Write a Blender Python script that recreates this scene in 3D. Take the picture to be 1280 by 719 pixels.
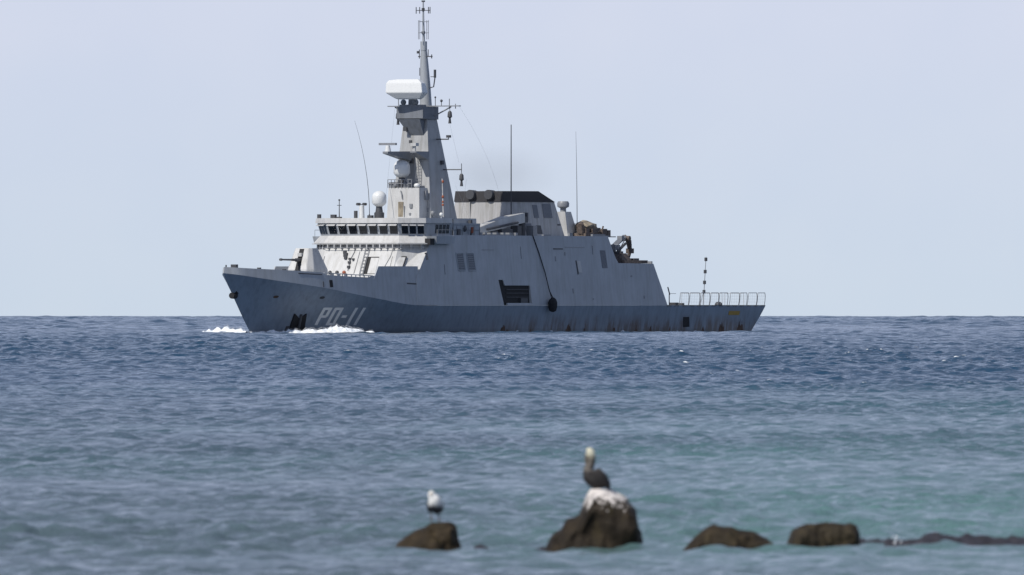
import bpy, bmesh, math, random
import numpy as np
from mathutils import Vector, noise
R = math.radians
random.seed(7); rng = np.random.default_rng(11)
for o in list(bpy.data.objects): bpy.data.objects.remove(o)
sc = bpy.context.scene
col = sc.collection

# ------------------------------------------------------------------ camera, sky, sun, exposure
EARTH = 7.4e6                     # earth radius with refraction: the sea really curves to its horizon
CAM_H = 2.9
SHIP_D, SHIP_X, SHIP_TH = 1698.3, -3.66, R(60.5)
cd = bpy.data.cameras.new('camera'); cam = bpy.data.objects.new('camera', cd); col.objects.link(cam)
cd.sensor_fit = 'HORIZONTAL'; cd.sensor_width = 36; cd.lens = 600
cd.clip_start = 1; cd.clip_end = 40000
cam.location = (0, 0, CAM_H)
cam.rotation_euler = (R(90) + 18.2/21333, 0, 0)
cd.dof.use_dof = True; cd.dof.focus_distance = 1690; cd.dof.aperture_fstop = 9.5
sc.camera = cam

SUN_EL = R(48); SUN_AZ = (-0.72, -0.694)
w = bpy.data.worlds.new('World'); sc.world = w; w.use_nodes = True
nt = w.node_tree; nt.nodes.clear()
sky = nt.nodes.new('ShaderNodeTexSky'); sky.sky_type = 'NISHITA'; sky.sun_disc = False
sky.sun_elevation = SUN_EL; sky.sun_rotation = math.atan2(SUN_AZ[0], SUN_AZ[1])
sky.altitude = 0; sky.air_density = .55; sky.dust_density = 0.0; sky.ozone_density = 6.0
bg = nt.nodes.new('ShaderNodeBackground'); bg.inputs['Strength'].default_value = 0.10
wo = nt.nodes.new('ShaderNodeOutputWorld')
veil = nt.nodes.new('ShaderNodeMix'); veil.data_type = 'RGBA'            # thin even high cloud over the clear sky
cl = nt.nodes.new('ShaderNodeTexNoise'); cl.inputs['Scale'].default_value = 70; cl.inputs['Detail'].default_value = 3
cr_ = nt.nodes.new('ShaderNodeValToRGB'); nt.links.new(cl.outputs['Fac'], cr_.inputs[0])
cr_.color_ramp.elements[0].position = .3; cr_.color_ramp.elements[1].position = .7
cr_.color_ramp.elements[0].color = (.92, .945, .985, 1); cr_.color_ramp.elements[1].color = (1.0, 1.0, 1.0, 1)
cm = nt.nodes.new('ShaderNodeMix'); cm.data_type = 'RGBA'; cm.blend_type = 'MULTIPLY'; cm.inputs[0].default_value = 1
el = nt.nodes.new('ShaderNodeValToRGB'); e_ = el.color_ramp.elements; e_.new(.5); e_.new(.7)
for q_, (p_, c_) in zip(e_, ((0.0, (.61, .665, .79)), (.018, (.72, .70, .83)), (.12, (.63, .665, .80)), (1.0, (.53, .62, .81)))): q_.position = p_; q_.color = (*c_, 1)
sc10 = nt.nodes.new('ShaderNodeVectorMath'); sc10.operation = 'SCALE'; sc10.inputs['Scale'].default_value = 10
nt.links.new(el.outputs[0], sc10.inputs[0]); nt.links.new(sc10.outputs[0], cm.inputs[6])
nt.links.new(cr_.outputs[0], cm.inputs[7]); nt.links.new(cm.outputs[2], veil.inputs[7])
geo = nt.nodes.new('ShaderNodeTexCoord'); sxyz = nt.nodes.new('ShaderNodeSeparateXYZ'); nt.links.new(geo.outputs['Generated'], sxyz.inputs[0]); nt.links.new(geo.outputs['Generated'], cl.inputs['Vector'])
nt.links.new(sxyz.outputs[2], el.inputs[0])
vf = nt.nodes.new('ShaderNodeMapRange'); nt.links.new(sxyz.outputs[2], vf.inputs[0])
for i_, v_ in ((1, 0.0), (2, .5), (3, .75), (4, .22)): vf.inputs[i_].default_value = v_
nt.links.new(vf.outputs[0], veil.inputs[0])
nt.links.new(sky.outputs[0], veil.inputs[6]); nt.links.new(veil.outputs[2], bg.inputs[0]); nt.links.new(bg.outputs[0], wo.inputs[0])
sl = bpy.data.lights.new('sun', 'SUN'); sl.energy = 4.0; sl.angle = R(0.53); sl.color = (1, 0.955, 0.89)
so = bpy.data.objects.new('sun', sl); col.objects.link(so)
S = Vector((SUN_AZ[0]*math.cos(SUN_EL), SUN_AZ[1]*math.cos(SUN_EL), math.sin(SUN_EL)))
so.rotation_euler = S.to_track_quat('Z', 'Y').to_euler()
so.location = (-60, 900, 120)
sc.view_settings.view_transform = 'Standard'; sc.view_settings.look = 'None'
sc.view_settings.exposure = 0.0; sc.view_settings.gamma = 1

# ------------------------------------------------------------------ helpers
def tag(o, label=None, cat=None, group=None, kind=None):
    if label: o['label'] = label
    if cat: o['category'] = cat
    if group: o['group'] = group
    if kind: o['kind'] = kind
    return o
def empty(name, loc, rz=0):
    o = bpy.data.objects.new(name, None); col.objects.link(o); o.location = loc; o.rotation_euler = (0, 0, rz)
    o.empty_display_size = .5
    return o
def pchip(xs, ys):
    xs = np.array(xs, float); ys = np.array(ys, float); h = np.diff(xs); d = np.diff(ys)/h; m = np.zeros_like(ys)
    for i in range(1, len(xs)-1):
        if d[i-1]*d[i] > 0:
            w1 = 2*h[i]+h[i-1]; w2 = h[i]+2*h[i-1]; m[i] = (w1+w2)/(w1/d[i-1]+w2/d[i])
    m[0] = d[0]; m[-1] = d[-1]
    def f(x):
        x = np.clip(np.asarray(x, float), xs[0], xs[-1]); i = np.clip(np.searchsorted(xs, x, side='right')-1, 0, len(xs)-2)
        t = (x-xs[i])/h[i]
        r = ys[i]*(1+2*t)*(1-t)**2+h[i]*m[i]*t*(1-t)**2+ys[i+1]*t*t*(3-2*t)+h[i]*m[i+1]*t*t*(t-1)
        return float(r) if r.ndim == 0 else r
    return f

class MB:
    """collects shapes and links them as one mesh object"""
    def __init__(s): s.v = []; s.f = []; s.r = []
    def add(s, vs, fs):
        n = len(s.v); s.r.append((n, len(s.f), len(vs), len(fs))); s.v += [tuple(p) for p in vs]; s.f += [tuple(i+n for i in f) for f in fs]; return s
    def loft(s, rings, caps=True, closed=True):
        n = len(rings[0]); vs = [p for r in rings for p in r]; fs = []
        for k in range(len(rings)-1):
            for i in range(n if closed else n-1):
                j = (i+1) % n
                fs.append((k*n+i, k*n+j, (k+1)*n+j, (k+1)*n+i))
        if caps:
            fs.append(tuple(range(n-1, -1, -1))); fs.append(tuple((len(rings)-1)*n+i for i in range(n)))
        return s.add(vs, fs)
    def box(s, x0, x1, y0, y1, z0, z1):
        return s.loft([[(x0, y0, z0), (x1, y0, z0), (x1, y1, z0), (x0, y1, z0)],
                       [(x0, y0, z1), (x1, y0, z1), (x1, y1, z1), (x0, y1, z1)]])
    def frustum(s, b, t):                      # b, t = (x0, x1, y0, y1, z)
        q = lambda a: [(a[0], a[2], a[4]), (a[1], a[2], a[4]), (a[1], a[3], a[4]), (a[0], a[3], a[4])]
        return s.loft([q(b), q(t)])
    def tube(s, pts, rad, n=8, caps=True):
        pts = [Vector(p) for p in pts]
        if not hasattr(rad, '__len__'): rad = [rad]*len(pts)
        rings = []; up = None
        for i, p in enumerate(pts):
            d = (pts[min(i+1, len(pts)-1)]-pts[max(i-1, 0)]).normalized()
            if up is None: up = Vector((0, 0, 1)) if abs(d.z) < .9 else Vector((1, 0, 0))
            a = d.cross(up).normalized(); b = a.cross(d).normalized(); up = b
            rings.append([tuple(p+(a*math.cos(t)+b*math.sin(t))*rad[i]) for t in [2*math.pi*k/n for k in range(n)]])
        return s.loft(rings, caps)
    def lathe(s, c, prof, n=20, sx=1, sy=1):   # prof = (radius, z) upward
        return s.loft([[(c[0]+r*sx*math.cos(2*math.pi*k/n), c[1]+r*sy*math.sin(2*math.pi*k/n), c[2]+z) for k in range(n)] for r, z in prof])
    def ball(s, c, rx, ry=None, rz=None, n=16, m=10):
        ry = ry or rx; rz = rz or rx
        return s.loft([[(c[0]+rx*math.sin(max(a, .02))*math.cos(2*math.pi*k/n), c[1]+ry*math.sin(max(a, .02))*math.sin(2*math.pi*k/n), c[2]-rz*math.cos(a)) for k in range(n)]
                       for a in [(.02 if i == 0 else math.pi-.02 if i == m else math.pi*i/m) for i in range(m+1)]])
    def groups(s, gap=.12):
        bb = [(np.min(np.array(s.v[a:a+n]), 0)-gap/2, np.max(np.array(s.v[a:a+n]), 0)+gap/2) for a, _, n, _ in s.r]
        lab = list(range(len(bb)))
        def root(i):
            while lab[i] != i: i = lab[i]
            return i
        for i in range(len(bb)):
            for j in range(i):
                if np.all(bb[i][0] <= bb[j][1]) and np.all(bb[j][0] <= bb[i][1]): lab[root(i)] = root(j)
        g = {}
        for i in range(len(bb)): g.setdefault(root(i), []).append(i)
        return list(g.values())
    def build(s, name, mat, parent=None, smooth=False, bevel=0, kind=None, whole=False):
        if not whole and len(s.r) > 1:
            gs = s.groups()
            if len(gs) > 1:                       # pieces that do not touch become objects of their own
                last = None
                for g in gs:
                    m = MB()
                    for i in g:
                        a, f0, n, nf = s.r[i]; m.add(s.v[a:a+n], [[k-a for k in f] for f in s.f[f0:f0+nf]])
                    last = m.build(name, mat, parent, smooth, bevel, kind, True)
                return last
        me = bpy.data.meshes.new(name); me.from_pydata(s.v, [], s.f)
        bm = bmesh.new(); bm.from_mesh(me); bmesh.ops.recalc_face_normals(bm, faces=bm.faces)
        if bevel: bmesh.ops.bevel(bm, geom=list(bm.edges), offset=bevel, segments=2, affect='EDGES', clamp_overlap=True)
        bm.to_mesh(me); bm.free()
        if smooth:
            me.polygons.foreach_set('use_smooth', [True]*len(me.polygons))
            me.set_sharp_from_angle(angle=R(40))
        me.materials.append(mat)
        o = bpy.data.objects.new(name, me); col.objects.link(o)
        if parent: o.parent = parent
        if kind: o['kind'] = kind
        return o

# ------------------------------------------------------------------ materials
def mat_new(name):
    m = bpy.data.materials.new(name); m.use_nodes = True
    n = m.node_tree.nodes; l = m.node_tree.links; n.clear()
    out = n.new('ShaderNodeOutputMaterial'); b = n.new('ShaderNodeBsdfPrincipled'); l.new(b.outputs[0], out.inputs[0])
    return m, n, l, b
def mapped(n, l, scale=(1, 1, 1)):
    t = n.new('ShaderNodeTexCoord'); m = n.new('ShaderNodeMapping'); m.inputs['Scale'].default_value = scale
    l.new(t.outputs['Object'], m.inputs[0]); return m.outputs[0]
def noise_n(n, l, vec, scale, detail=4, rough=.55):
    x = n.new('ShaderNodeTexNoise'); x.inputs['Scale'].default_value = scale; x.inputs['Detail'].default_value = detail
    x.inputs['Roughness'].default_value = rough; l.new(vec, x.inputs['Vector']); return x.outputs['Fac']
def ramp(n, l, fac, stops):
    r = n.new('ShaderNodeValToRGB'); l.new(fac, r.inputs[0]); e = r.color_ramp.elements
    while len(e) < len(stops): e.new(.5)
    for el, (p, c) in zip(e, stops): el.position = p; el.color = (*c, 1) if len(c) == 3 else c
    return r.outputs[0]
def mix(n, l, fac, a, b, mode='MIX'):
    m = n.new('ShaderNodeMix'); m.data_type = 'RGBA'; m.blend_type = mode
    for s_, v in ((m.inputs[0], fac), (m.inputs[6], a), (m.inputs[7], b)):
        if hasattr(v, 'is_linked'): l.new(v, s_)
        elif isinstance(v, (int, float)): s_.default_value = v
        else: s_.default_value = (*v, 1)
    return m.outputs[2]
def math_n(n, l, op, a, b=None):
    m = n.new('ShaderNodeMath'); m.operation = op
    for s_, v in zip(m.inputs, (a, b)):
        if v is None: continue
        if hasattr(v, 'is_linked'): l.new(v, s_)
        else: s_.default_value = v
    return m.outputs[0]

def paint(name, c, rough=.5, dirt=.25, rust=0.0, rust_top=1.3, plates=False):
    """weathered ship paint: patchy tone, vertical grime runs, optional rust runs near the waterline"""
    m, n, l, b = mat_new(name)
    v = mapped(n, l); vs = mapped(n, l, (2.2, 2.2, .16)); vf = mapped(n, l, (1, 1, .35))
    patch = noise_n(n, l, v, .35, 5); runs = noise_n(n, l, vs, 1.0, 4, .6); fine = noise_n(n, l, vf, 3.0, 4)
    tone = ramp(n, l, patch, [(.3, tuple(x*.90 for x in c)), (.7, tuple(min(1, x*1.06) for x in c))])
    dk = ramp(n, l, runs, [(.45, (1, 1, 1)), (.75, (1-dirt, 1-dirt*1.05, 1-dirt*1.2))])
    colr = mix(n, l, 1.0, tone, dk, 'MULTIPLY')
    fn = ramp(n, l, fine, [(.35, (.93, .93, .93)), (.65, (1.0, 1.0, 1.0))])
    colr = mix(n, l, 1.0, colr, fn, 'MULTIPLY')
    if rust:
        sep = n.new('ShaderNodeSeparateXYZ'); t = n.new('ShaderNodeTexCoord'); l.new(t.outputs['Object'], sep.inputs[0])
        hz = n.new('ShaderNodeMapRange'); l.new(sep.outputs[2], hz.inputs[0]); hz.inputs[1].default_value = rust_top; hz.inputs[2].default_value = -.1
        hx = n.new('ShaderNodeMapRange'); l.new(sep.outputs[0], hx.inputs[0]); hx.inputs[1].default_value = 14; hx.inputs[2].default_value = -4
        rv = mapped(n, l, (.75, .75, .10)); rn = noise_n(n, l, rv, 1.0, 6, .7)
        msk = math_n(n, l, 'MULTIPLY', math_n(n, l, 'MULTIPLY', hz.outputs[0], hx.outputs[0]), rust*1.5)
        rr = n.new('ShaderNodeMapRange'); l.new(rn, rr.inputs[0]); rr.inputs[1].default_value = .45; rr.inputs[2].default_value = .60
        fac = math_n(n, l, 'MINIMUM', math_n(n, l, 'MULTIPLY', msk, rr.outputs[0]), .75)
        colr = mix(n, l, fac, colr, (.115, .07, .045))
        # green-brown growth line
        gz = n.new('ShaderNodeMapRange'); l.new(sep.outputs[2], gz.inputs[0]); gz.inputs[1].default_value = .55; gz.inputs[2].default_value = 0
        gf = math_n(n, l, 'MULTIPLY', gz.outputs[0], .55)
        colr = mix(n, l, gf, colr, (.045, .05, .045))
    l.new(colr, b.inputs['Base Color'])
    b.inputs['Roughness'].default_value = rough
    bp = n.new('ShaderNodeBump'); bp.inputs['Strength'].default_value = .25; bp.inputs['Distance'].default_value = .05
    l.new(noise_n(n, l, v, .9, 3), bp.inputs['Height']); l.new(bp.outputs[0], b.inputs['Normal'])
    return m
def plain(name, c, rough=.5, var=.12, scale=4, metal=0):
    m, n, l, b = mat_new(name)
    f = noise_n(n, l, mapped(n, l), scale, 4)
    l.new(ramp(n, l, f, [(.3, tuple(x*(1-var) for x in c)), (.7, tuple(min(1, x*(1+var)) for x in c))]), b.inputs['Base Color'])
    b.inputs['Roughness'].default_value = rough; b.inputs['Metallic'].default_value = metal
    return m
M = {}
M['hull'] = paint('hull_paint', (.265, .315, .375), .45, .22, rust=1.0, rust_top=2.0)
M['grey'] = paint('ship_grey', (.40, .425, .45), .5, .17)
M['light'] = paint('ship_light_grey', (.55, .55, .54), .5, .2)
M['mast'] = paint('mast_grey', (.41, .415, .415), .5, .3)
M['tower'] = paint('shade_darkened_grey', (.20, .215, .24), .55, .3)  # shade on the mast platform and bracket, painted in as darker grey
M['stack'] = paint('soot_stained_grey', (.46, .455, .45), .6, .4)
M['deck'] = plain('deck_grey', (.16, .17, .175), .8)
M['black'] = plain('stack_black', (.022, .021, .024), .7)
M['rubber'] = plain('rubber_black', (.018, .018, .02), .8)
M['dark'] = plain('dark_fitting', (.06, .062, .068), .55)
M['steel'] = plain('steel_grey', (.22, .23, .245), .45)
M['louver'] = plain('louver_grey', (.15, .16, .18), .6)
M['glass'] = plain('bridge_glass', (.012, .014, .018), .06, .1)
M['white'] = plain('white_fibreglass', (.68, .69, .68), .35, .03)
M['number'] = plain('hull_number_paint', (.80, .80, .78), .5, .05)
M['orange'] = plain('orange_red', (.30, .085, .04), .6, .3)
M['yellow'] = plain('yellow_mark', (.40, .25, .045), .6)
M['rust'] = plain('rust', (.105, .064, .042), .85, .5, 2)
M['canvas'] = plain('canvas', (.27, .23, .17), .9, .35, 1.5)
M['brown'] = plain('brown_machinery', (.11, .085, .07), .7, .5)
M['bronze'] = plain('gun_steel', (.08, .082, .085), .4)

# ------------------------------------------------------------------ sea: one curved sheet with real waves
def build_sea():
    rows = []; r = 120.0
    while r < 9500:
        rows.append(r); r *= 1 + (2.4e-4 if 158 < r < 900 else 2.2e-4 if 900 <= r < 2000 else 3.6e-4 if 2000 <= r < 6700 else 1.5e-3)
    rows = np.array(rows)
    core = np.arange(-R(2.2), R(2.2), 2.2e-4)
    out = []; a = R(2.2); st = 2.2e-4
    while a < R(70): out.append(a); st *= 1.22; a += min(st, .05)
    out = np.array(out)
    phi = np.concatenate([-out[::-1], core, out])
    nr, nc = len(rows), len(phi)
    rr, pp = np.meshgrid(rows, phi, indexing='ij')
    X = rr*np.sin(pp); Y = rr*np.cos(pp)
    dZ = np.zeros_like(X); dX = np.zeros_like(X); dY = np.zeros_like(X); J = np.zeros_like(X)
    drow = np.gradient(rows)
    NW = 88
    lam = np.exp(np.linspace(math.log(.24), math.log(22.0), NW))*rng.uniform(.95, 1.05, NW)
    for L in lam:
        k = 2*math.pi/L
        th = R(-132) + rng.normal(0, R(45) if L > 2.5 else R(62))      # travelling towards the camera and left
        dx, dy = math.cos(th), math.sin(th)
        ak = (.062 if .35 < L < 1.3 else .036) * rng.uniform(.7, 1.3)
        near = 1.0 if L < 1.1 else (1.1/L)**1.0                     # sheltered behind the reef
        off = 1.05 if L < 2.0 else (2.0/L)**.75                         # open water
        A = ak/k; ph0 = rng.uniform(0, 2*math.pi)
        fade = np.clip((L/np.maximum(drow, rows*2.2e-4)-2.6)/2.0, 0, 1)
        ot = np.clip((rows-300)/700, 0, 1); ot = ot*ot*(3-2*ot); fade = fade*(.84+.10*np.clip((rows-250)/500, 0, 1)+.06*np.clip((rows-900)/300, 0, 1)); fo = np.clip((rows-1750)/900, 0, 1); fo = fo*fo*(3-2*fo); far = 1.0 if L < 9 else (9/L)**1.5
        fade = fade*(near+(off-near)*ot)*(1-fo)+fade*far*fo
        n = np.nonzero(fade > 0)[0]
        if len(n) == 0: continue
        n = n[-1]+1
        ph = k*(dx*X[:n]+dy*Y[:n])+ph0
        f = (fade[:n]*A)[:, None]
        c = np.cos(ph)*f; s = np.sin(ph)*f
        dZ[:n] += c; dX[:n] -= dx*s*.85; dY[:n] -= dy*s*.85
        J[:n] += k*c*.85*(.55+.45*np.clip((rows[:n, None]-250)/350, 0, 1))
    # gusts: patches of rougher and calmer water
    g = np.zeros_like(X)
    for L in (23, 37, 61, 110, 190):
        th = rng.uniform(0, 6.28); g += np.sin((math.cos(th)*X+math.sin(th)*Y*.6)*6.283/L+rng.uniform(0, 6))
    g = 1+.13*g
    g = np.clip(g, .55, 1.5)
    X2 = X+dX*g; Y2 = Y+dY*g; Z = dZ*g-(X**2+Y**2)/(2*EARTH)
    co = np.stack([X2, Y2, Z], -1).reshape(-1, 3).astype(np.float32)
    me = bpy.data.meshes.new('sea')
    nf = (nr-1)*(nc-1)
    i = np.arange(nr-1)[:, None]*nc+np.arange(nc-1)[None]
    q = np.stack([i, i+1, i+nc+1, i+nc], -1).reshape(-1).astype(np.int32)
    me.vertices.add(nr*nc); me.vertices.foreach_set('co', co.ravel())
    me.loops.add(nf*4); me.loops.foreach_set('vertex_index', q[::1])
    me.polygons.add(nf); me.polygons.foreach_set('loop_start', np.arange(0, nf*4, 4, dtype=np.int32))
    me.polygons.foreach_set('use_smooth', np.ones(nf, dtype=bool))
    me.update(calc_edges=True)
    at = me.attributes.new('fold', 'FLOAT', 'POINT'); at.data.foreach_set('value', (J*g).astype(np.float32).ravel())
    o = bpy.data.objects.new('sea', me); col.objects.link(o); o['kind'] = 'structure'
    return o, (J*g)
def sea_material():
    m, n, l, b = mat_new('sea_water')
    t = n.new('ShaderNodeTexCoord'); P = t.outputs['Object']
    sep = n.new('ShaderNodeSeparateXYZ'); l.new(P, sep.inputs[0])
    # sea bed seen through the shallows: pale sand and weed patches; deep water further out
    big = noise_n(n, l, mapped(n, l, (.045, .012, 1)), 1, 4)
    shal = n.new('ShaderNodeMapRange'); l.new(sep.outputs[1], shal.inputs[0]); shal.inputs[1].default_value = 640; shal.inputs[2].default_value = 210
    bar = n.new('ShaderNodeMapRange'); l.new(sep.outputs[0], bar.inputs[0])           # a sand bank off to the right
    for i_, v_ in ((1, -2.5), (2, 4.5), (3, -.13), (4, .09)): bar.inputs[i_].default_value = v_
    big = math_n(n, l, 'ADD', big, bar.outputs[0])
    sandy = ramp(n, l, big, [(.35, (.072, .106, .122)), (.65, (.092, .178, .172))])
    colr = mix(n, l, shal.outputs[0], (.017, .053, .100), sandy)
    # foam where crests fold
    fa = n.new('ShaderNodeAttribute'); fa.attribute_name = 'fold'
    fn = noise_n(n, l, mapped(n, l, (1, .6, 1)), 5.0, 5, .7)
    fsum = math_n(n, l, 'ADD', fa.outputs['Fac'], math_n(n, l, 'MULTIPLY', math_n(n, l, 'SUBTRACT', fn, .5), .5))
    fm = n.new('ShaderNodeMapRange'); l.new(fsum, fm.inputs[0]); fm.inputs[1].default_value = FOAM_T; fm.inputs[2].default_value = FOAM_T+.12
    colr2 = mix(n, l, fm.outputs[0], colr, (.80, .82, .84))
    l.new(colr2, b.inputs['Base Color'])
    rg = n.new('ShaderNodeMapRange'); l.new(fm.outputs[0], rg.inputs[0]); rg.inputs[3].default_value = .12; rg.inputs[4].default_value = .8
    l.new(rg.outputs[0], b.inputs['Roughness'])
    b.inputs['IOR'].default_value = 1.333
    # wind ripples too small for the mesh
    n1 = noise_n(n, l, mapped(n, l, (1, .30, 1)), 4.0, 6, .62)
    n2 = noise_n(n, l, mapped(n, l, (.5, .16, 1)), 2.2, 4, .6)
    hh = math_n(n, l, 'ADD', math_n(n, l, 'MULTIPLY', n1, .20), math_n(n, l, 'MULTIPLY', n2, .25))
    bp = n.new('ShaderNodeBump'); bp.inputs['Strength'].default_value = .5; bp.inputs['Distance'].default_value = 1.0
    if 'Filter Width' in bp.inputs: bp.inputs['Filter Width'].default_value = .01
    l.new(hh, bp.inputs['Height']); l.new(bp.outputs[0], b.inputs['Normal'])
    return m
FOAM_T = 1.0
sea, _fold = build_sea()
FOAM_T = float(np.quantile(_fold[:, 60:-60], 0.9999))
sea.data.materials.append(sea_material())
del _fold

# ------------------------------------------------------------------ the patrol ship (local axes: x forward, y port, z up from the waterline)
ship = empty('patrol_ship', (SHIP_X, SHIP_D, -SHIP_D**2/(2*EARTH)), math.atan2(-math.sin(SHIP_TH), -math.cos(SHIP_TH)))
tag(ship, 'grey naval patrol ship with tall mast steaming left across the sea', 'ship')

Wl = pchip([0, 4, 8, 14, 20, 28, 36, 60, 80, 91], [0, 1.2, 2.3, 3.8, 4.9, 5.8, 6.2, 6.3, 6.25, 5.7])
Kn = pchip([0, 1.4, 3.4, 6.4, 9.4, 13.4, 17.4, 21.4, 25.4, 29.4, 80, 90, 98.5], [0, .95, 1.8, 2.95, 3.9, 4.95, 5.75, 6.35, 6.68, 6.8, 6.8, 6.5, 6.1])
zk = pchip([-50, 22.5, 23.5, 25.7, 29, 32.7, 38.3, 44.3, 47.9, 49.4], [2.76, 2.76, 2.78, 2.94, 3.31, 3.78, 4.55, 5.25, 5.71, 5.9])
zg = pchip([22, 29.4, 33.6, 37, 40.2, 44.1, 47.7, 49.3], [5.43, 5.64, 5.78, 5.93, 6.1, 6.26, 6.41, 6.5])
def half(d, f): return Wl(d)+(Kn(d)-Wl(d))*f**1.3
def hullv(u, z):
    f = min(max(z/zk(u), 0), 1); return half(44.1+5.3*f-u, f)
def side(z): return 6.8-.6*(z-2.76)/6.94

def hull_part():
    b = MB(); ts = np.concatenate([np.linspace(0, .4, 44)[:-1], np.linspace(.4, 1, 26)])
    rings = []
    for sgn in (1,):
        pass
    fs_ = [-.25, 0, .12, .25, .4, .55, .7, .85, 1]
    for t in ts:
        ring = []
        for f in fs_:
            us, ue = 44.1+5.3*f, -46.6-2.5*max(f, 0); u = us+(ue-us)*t
            hb = half(us-u, max(f, 0))*(1 if f >= 0 else .85)
            ring.append((u, max(hb, .03), f*zk(u)))
        rings.append(ring+[(x, -y, z) for x, y, z in ring[::-1]])
    b.loft(rings)
    return b.build('hull', M['hull'], ship, smooth=True)
hull = hull_part()
def forecastle_part():
    b = MB(); us = np.concatenate([np.linspace(49.4, 44, 14), np.linspace(43.4, 22.0, 36)])
    rings = []
    for u in us:
        d = 49.4-u; k = max(Kn(d), .03)
        gz = zg(u)-(.2 if 30.6 < u < 37.4 else 0); gk = max(Kn(d)-.0865*(gz-zk(u)), .02)
        ug = u-(.15 if u > 48.5 else .05)
        inn = max(gk-.14, .01)
        q = [(u, k, zk(u)+.002), (ug, gk, gz), (ug, inn, gz), (ug, inn*.999, min(zg(u)-.32, gz-.1)), ]
        rings.append(q+[(x, -y, z) for x, y, z in q[::-1]])
    b.loft(rings)
    o = b.build('forecastle', M['grey'], ship, smooth=True)
    r = MB()
    for s_ in (1, -1):
        pts = [(u, s_*(Kn(49.4-u)-.0865*(zg(u)-zk(u))-.07), zg(u)) for u in np.linspace(37.5, 30.4, 12)]
        r.tube(pts, .05, 6)
        for p in pts: r.tube([(p[0], p[1], p[2]-.25), p], .05, 5)
    r.build('gunwale_rail', M['grey'], o)
    return o
forecastle_part()

# superstructure: side plates lean inwards, boat bay notch near the waterline
def superstructure_part():
    out = [(19.5, 2.77), (6.15, 2.77), (6.95, 5.29), (6.0, 5.29), (5.72, 4.74), (.68, 4.74), (.52, 2.77), (-27.25, 2.77), (-26.9, 3.4), (-26.2, 4.7), (-24.95, 6.95),
           (-17.75, 7.0), (-17.2, 7.5), (-15.95, 9.68), (19.5, 9.70)]
    b = MB(); b.loft([[(u, side(z), z) for u, z in out], [(u, -side(z), z) for u, z in out]])
    # front block with chamfered corners and sloping faces
    def pl(z, uf, vf, uc):
        h = side(z)
        return [(uf, -vf, z), (uf, vf, z), (uc, h, z), (19.5, h, z), (19.5, -h, z), (uc, -h, z)]
    b.loft([pl(2.8, 24.5, 4.2, 23.4), pl(5.6, 24.0, 4.2, 23.1), pl(8.86, 22.35, 4.1, 20.05)])
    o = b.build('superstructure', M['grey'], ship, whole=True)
    o.data.materials.append(M['light'])                                  # same paint as the sides; sunlight on forward-facing plates painted as paler grey
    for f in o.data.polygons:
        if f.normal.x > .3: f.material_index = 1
    return o
sup = superstructure_part()
# points and patches on the front wall, whose sunlit tone is painted in
def front_pt(z, s_, k):
    f = (z-5.6)/(8.86-5.6); uf = 24.0+(22.35-24.0)*f; uc = 23.1+(20.05-23.1)*f; h = side(z)
    v = s_*h
    vf = 4.2-.1*f
    if abs(v) <= vf: return (uf+k, v, z)
    t = (abs(v)-vf)/(h-vf); return (uf+(uc-uf)*t+k, v, z)
def front_patch(name, mat, vc, wd, z0, z1, k=.03, th=.05, parent=None):
    b = MB(); pts = []
    for z in (z0, z1):
        for dv in (-wd/2, wd/2):
            p = front_pt(z, (vc+dv)/side(z), k); pts.append(p)
    a = [pts[0], pts[1], pts[3], pts[2]]
    b.loft([a, [(x-th, y, z) for x, y, z in a]])
    return b.build(name, mat, parent or sup)
bb = MB()
for s_ in (1, -1):
    seg = [(30.4, 5.3), (29.5, 6.6), (22.7, 6.61), (22.7, 5.3)]
    hv = lambda u, z: min(side(z), Kn(49.4-u)-.0865*(z-zk(u)))
    bb.loft([[(u, s_*(hv(u, z)+.01), z) for u, z in seg], [(u, s_*(hv(u, z)-.11), z) for u, z in seg]])
bb.build('bulwark', M['grey'], ship)

def side_plate(name, mat, poly, off=.03, th=.10, parent=None, s_=1, fn=None):
    fn = fn or (lambda u, z: side(z))
    b = MB(); b.loft([[(u, s_*(fn(u, z)+off), z) for u, z in poly], [(u, s_*(fn(u, z)+off-th), z) for u, z in poly]])
    return b.build(name, mat, parent or sup)
def rect(u0, u1, z0, z1, lean=-.25): return [(u0, z1), (u1, z1), (u1+lean, z0), (u0+lean, z0)]
for s_ in (1, -1):
    for u0, u1 in ((14.93, 13.81), (12.86, 11.74)):
        f = side_plate('louver', M['louver'], rect(u0, u1, 6.31, 7.81), .045, s_=s_)
        fr = MB()
        P4 = rect(u0+.12, u1-.12, 6.2, 7.92)
        for a, c in zip(P4, P4[1:]+P4[:1]):
            fr.tube([(a[0], s_*(side(a[1])+.03), a[1]), (c[0], s_*(side(c[1])+.03), c[1])], .06, 6)
        for k in range(1, 7):
            z = 6.31+k*.214; fr.box(u1-.2, u0-.14, s_*side(z)+s_*.03, s_*side(z)+s_*.07, z, z+.03)
        fr.build('louver_frame', M['grey'], f, whole=True)
    side_plate('porthole', M['glass'], rect(21.1, 20.72, 7.25, 7.95, -.1), .03, s_=s_)
    side_plate('access_door', M['louver'], rect(-14.1, -15.15, 6.5, 8.27), .03, s_=s_)
    side_plate('access_panel', M['light'], rect(-9.15, -9.85, 6.03, 7.2), .05, s_=s_)
    side_plate('panel_hinge', M['dark'], rect(-8.95, -9.1, 5.85, 7.25), .05, s_=s_)
    side_plate('vent_strip', M['dark'], rect(-4.6, -6.5, 8.33, 8.45, 0), .04, s_=s_)
sm = MB()
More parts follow.
